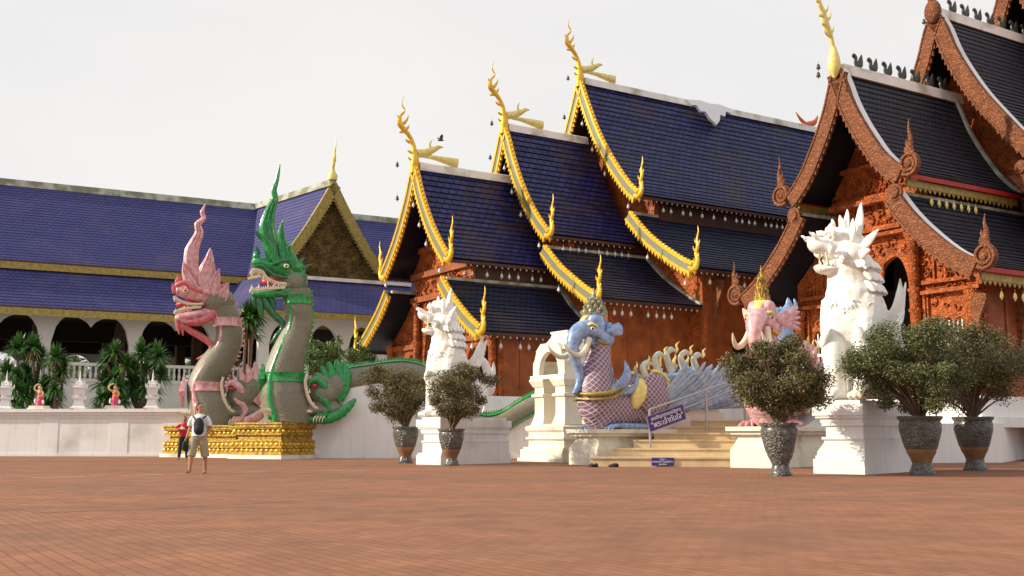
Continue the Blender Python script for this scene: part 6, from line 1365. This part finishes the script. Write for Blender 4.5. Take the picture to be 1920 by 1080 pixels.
hs_ = MB(); hs_.ell((0, 0, -.09), (.045, .06, .12)); hs_.ell((.02, .05, -.12), (.04, .05, .11)); hs_.tube([(0, 0, .02), (0, 0, -.05)], .015, 6, 1)
o = hs_.build('carried_shoes', M['blackcloth'], None, True); o.location = W1m @ Vector((-.30, -.14, .74)); tag(o, 'dark pair of shoes dangling from the hand of the walking person', 'shoes')
def r_shirt(c, Hm):
    c.ell((0, 0, 1.2), (.19, .125, .2)); c.ell((0, 0, 1.0), (.185, .125, .2)); c.ell((0, .01, 1.31), (.17, .09, .07))
    c.tube([(-.14, 0, 1.31), (-.24, -.03, 1.23), (-.29, -.06, 1.15)], [.07, .066, .062], 12, 3); c.tube([(.14, 0, 1.31), (.22, -.03, 1.22), (.24, -.06, 1.14)], [.07, .066, .062], 12, 3)
def b_pants(c, Hm):
    c.ell((0, 0, .86), (.165, .12, .13)); c.tube([(-.085, 0, .84), (-.12, -.02, .5), (-.15, 0, .10)], [.10, .075, .06], 14, 3); c.tube([(.085, 0, .84), (.12, .02, .5), (.13, .05, .10)], [.10, .075, .06], 14, 3)
P2D = 41.8; X2 = ray(343, 860)[0] * P2D
person('person', 'person in red shirt and black trousers holding up a white camera by the gold pedestal', X2, P2D, R(10),
    dict(head=R(-10), arms=[((-.17, 0, 1.31), (-.31, -.08, 1.12), (-.10, -.26, 1.20), (0, 0, 1)), ((.17, 0, 1.31), (.27, -.08, 1.08), (.03, -.26, 1.16), (0, 0, 1))],
         legs=[((-.085, 0, .86), (-.12, -.02, .48), (-.15, 0, .09), (-.2, -1, 0)), ((.085, 0, .86), (.12, .02, .48), (.13, .05, .09), (.2, -1, 0))],
         clothes=[('shirt', r_shirt, 'shirtred'), ('trousers', b_pants, 'blackcloth'), ('hair', lambda c, Hm: (c.ell((0, .03, 1.565), (.086, .088, .085)), c.ell((0, .07, 1.50), (.075, .05, .09))), 'hair')]), 1.0)
cm_ = MB(); cm_.box(-.07, .07, -.03, .03, -.045, .045); cm_.lathe([(.035, 0), (.035, .05)], (0, 0, 0), 12)
cm_.v = cm_.v[:8] + [(x, -z - .02, y) for x, y, z in cm_.v[8:]]
o = cm_.build('camera_held_up', M['white'], None); o.location = Matrix.Translation((X2, P2D, 0)) @ Matrix.Rotation(R(10), 4, 'Z') @ Vector((-.02, -.33, 1.19)); tag(o, 'small white camera held by the person in red', 'camera')
# ------------------------------------------------------------ bells
def bell(name, m, heart=False):
    b_ = MB(); b_.tube([(0, 0, 0), (0, 0, -.12)], .006, 4, 1)
    if heart: b_.lathe([(.02, -.12), (.06, -.16), (.085, -.22), (.10, -.30), (.06, -.38), (.01, -.44)], n=8, sq=.5)
    else: b_.lathe([(.02, -.12), (.05, -.15), (.065, -.22), (.085, -.30), (.03, -.31), (.01, -.38)], n=8)
    return b_.build(name, m, None, True)
ord_ = ('front', 'middle', 'rear'); desc = {'upper': 'small white bell from the gable, under the upper eave of the %s blue tier', 'lower': 'small white bell from the gable, under the lower eave of the %s blue tier', 'ru': 'white bell from the top, below the upper bargeboard of the %s gold gable', 'rl': 'white bell from the top, below the lower bargeboard of the %s gold gable', 'ruL': 'white bell under the left upper gold eave tip of the %s gable', 'rlL': 'white bell under the left lower gold eave tip of the %s gable'}
grp = {'upper': 'white bells under the upper eave of the %s blue tier', 'lower': 'white bells under the lower eave of the %s blue tier', 'ru': 'white bells along the upper bargeboard of the %s gable', 'rl': 'white bells along the lower bargeboard of the %s gable', 'ruL': 'white bell at the left tip %s upper', 'rlL': 'white bell at the left tip %s lower'}
cnt = {}; ORD = 'first second third fourth fifth sixth seventh eighth ninth tenth eleventh twelfth thirteenth fourteenth fifteenth sixteenth seventeenth eighteenth nineteenth twentieth twenty-first twenty-second twenty-third twenty-fourth'.split()
bl0 = bell('hanging_bell', M['glasswhite']); first = True
for p, (k, i) in BELLS:
    o = bl0 if first else bl0.copy()
    if not first: COL.objects.link(o)
    first = False; o.location = p; o.rotation_euler.z = random.uniform(0, 6); cnt[(k, i)] = cnt.get((k, i), 0) + 1; tag(o, '%s %s' % (ORD[cnt[(k, i)] - 1], desc[k] % ord_[i]), 'bell', grp[k] % ord_[i])
bg0 = bell('hanging_bell', M['yellow'], True); first = True
for j, p in enumerate(WB):
    o = bg0 if first else bg0.copy()
    if not first: COL.objects.link(o)
    first = False; o.location = p; o.rotation_euler.z = RZT + R(90)
    if j < 7: tag(o, ORD[j] + ' gold heart-shaped bell from the gable, under the teak temple upper eave', 'bell', 'gold bells under the teak temple upper eave')
    elif j < 11: tag(o, ORD[j - 7] + ' gold heart-shaped bell from the gable, under the teak temple lower eave', 'bell', 'gold bells under the teak temple lower eave')
    else: tag(o, 'single gold bell hanging left of the carved teak temple bargeboard', 'bell')
bd0 = bell('wind_bell', M['grey_metal_bird'])
for j, (px, py, Y, lb) in enumerate(((745, 303, 51.5, 'upper dark wind bell left of the front gold apex finial'), (745, 366, 51.5, 'lower dark wind bell left of the front gold apex finial'), (922, 226, 54, 'upper dark wind bell left of the middle gold apex finial'), (919, 290, 54, 'lower dark wind bell left of the middle gold apex finial'), (1065, 142, 56.5, 'upper dark wind bell left of the rear gold apex finial'), (1058, 215, 56.5, 'lower dark wind bell left of the rear gold apex finial'), (1534, 118, 42.4, 'upper dark wind bell left of the teak temple apex'), (1534, 133, 42.4, 'lower dark wind bell left of the teak temple apex'), (1732, 34, 45.5, 'dark wind bell left of the second teak gable'))):
    o = bd0 if j == 0 else bd0.copy()
    if j: COL.objects.link(o)
    o.location = at(px, py - 4, Y); tag(o, lb, 'bell', 'dark wind bells against the sky'); o.scale = (1.1,) * 3
    w_ = MB(); p = at(px, py - 4, Y); root, dirn = (TB, 1) if j < 6 else (TW, 1)
# a pigeon in flight
b_ = MB(); b_.sweep([(-.17, 0, 0), (-.1, 0, .01), (0, 0, .02), (.1, 0, .03), (.16, 0, .05), (.2, 0, .045)], (0, 1, 0), [.012, .035, .05, .04, .028, .005], [.03, .04, .05, .035, .025, .005], 8, 3)
PGN = thing('flying_pigeon', 'dark pigeon in flight against the pale sky above the front blue roof', 'bird', at(826, 264, 40), 0.4, None, .72); blob('pigeon_body', b_, .01, M['grey_metal_bird'], PGN, 1)
for sy in (1, -1):
    w_ = MB(); w_.add([(.1, sy * .03, .04), (-.04, sy * .03, .03), (-.12, sy * .2, .16), (-.05, sy * .36, .27), (.06, sy * .26, .2), (.1, sy * .03, .055), (-.04, sy * .03, .045), (-.12, sy * .2, .172), (-.05, sy * .36, .275), (.06, sy * .26, .215)], [(0, 1, 2, 3, 4), (9, 8, 7, 6, 5), (0, 5, 6, 1), (1, 6, 7, 2), (2, 7, 8, 3), (3, 8, 9, 4), (4, 9, 5, 0)]); w_.build('wing', M['grey_metal_bird'], PGN)

# ------------------------------------------------------------ pieces of a part hang one level deeper
SUB = {'teeth': 'head', 'mouth': 'head', 'eye': 'head', 'pupil': 'head', 'crest_plume': 'head', 'face_frill': 'head', 'beard': 'head', 'belly_plates': 'neck', 'neck_trim': 'neck', 'jewelled_band': 'neck', 'throat_band': 'neck',
       'makara_lips': 'makara_head', 'makara_eye': 'makara_head', 'makara_crest': 'makara_head', 'makara_claws': 'makara_foreleg', 'tusk': 'head', 'ear': 'head', 'tiered_crown': 'head', 'forehead_ornament': 'head', 'window_bars': 'front_wall', 'arch_pendant': 'front_wall', 'feather_edges': 'wing_feathers', 'lotus_petals': 'moulded_base'}
for root in (NG, NP) + tuple(o for o in scn.objects if o.parent is None and o.type == 'EMPTY' and o.name.split('.')[0] in ('blue_elephant_bird', 'pink_elephant_bird', 'gold_pedestal', 'carved_teak_temple')):
    kids = list(root.children)
    for k in kids:
        b_ = k.name.split('.')[0]
        if b_ in SUB:
            tgt = [q for q in kids if q.name.split('.')[0] == SUB[b_]]
            if tgt: k.parent = tgt[0]
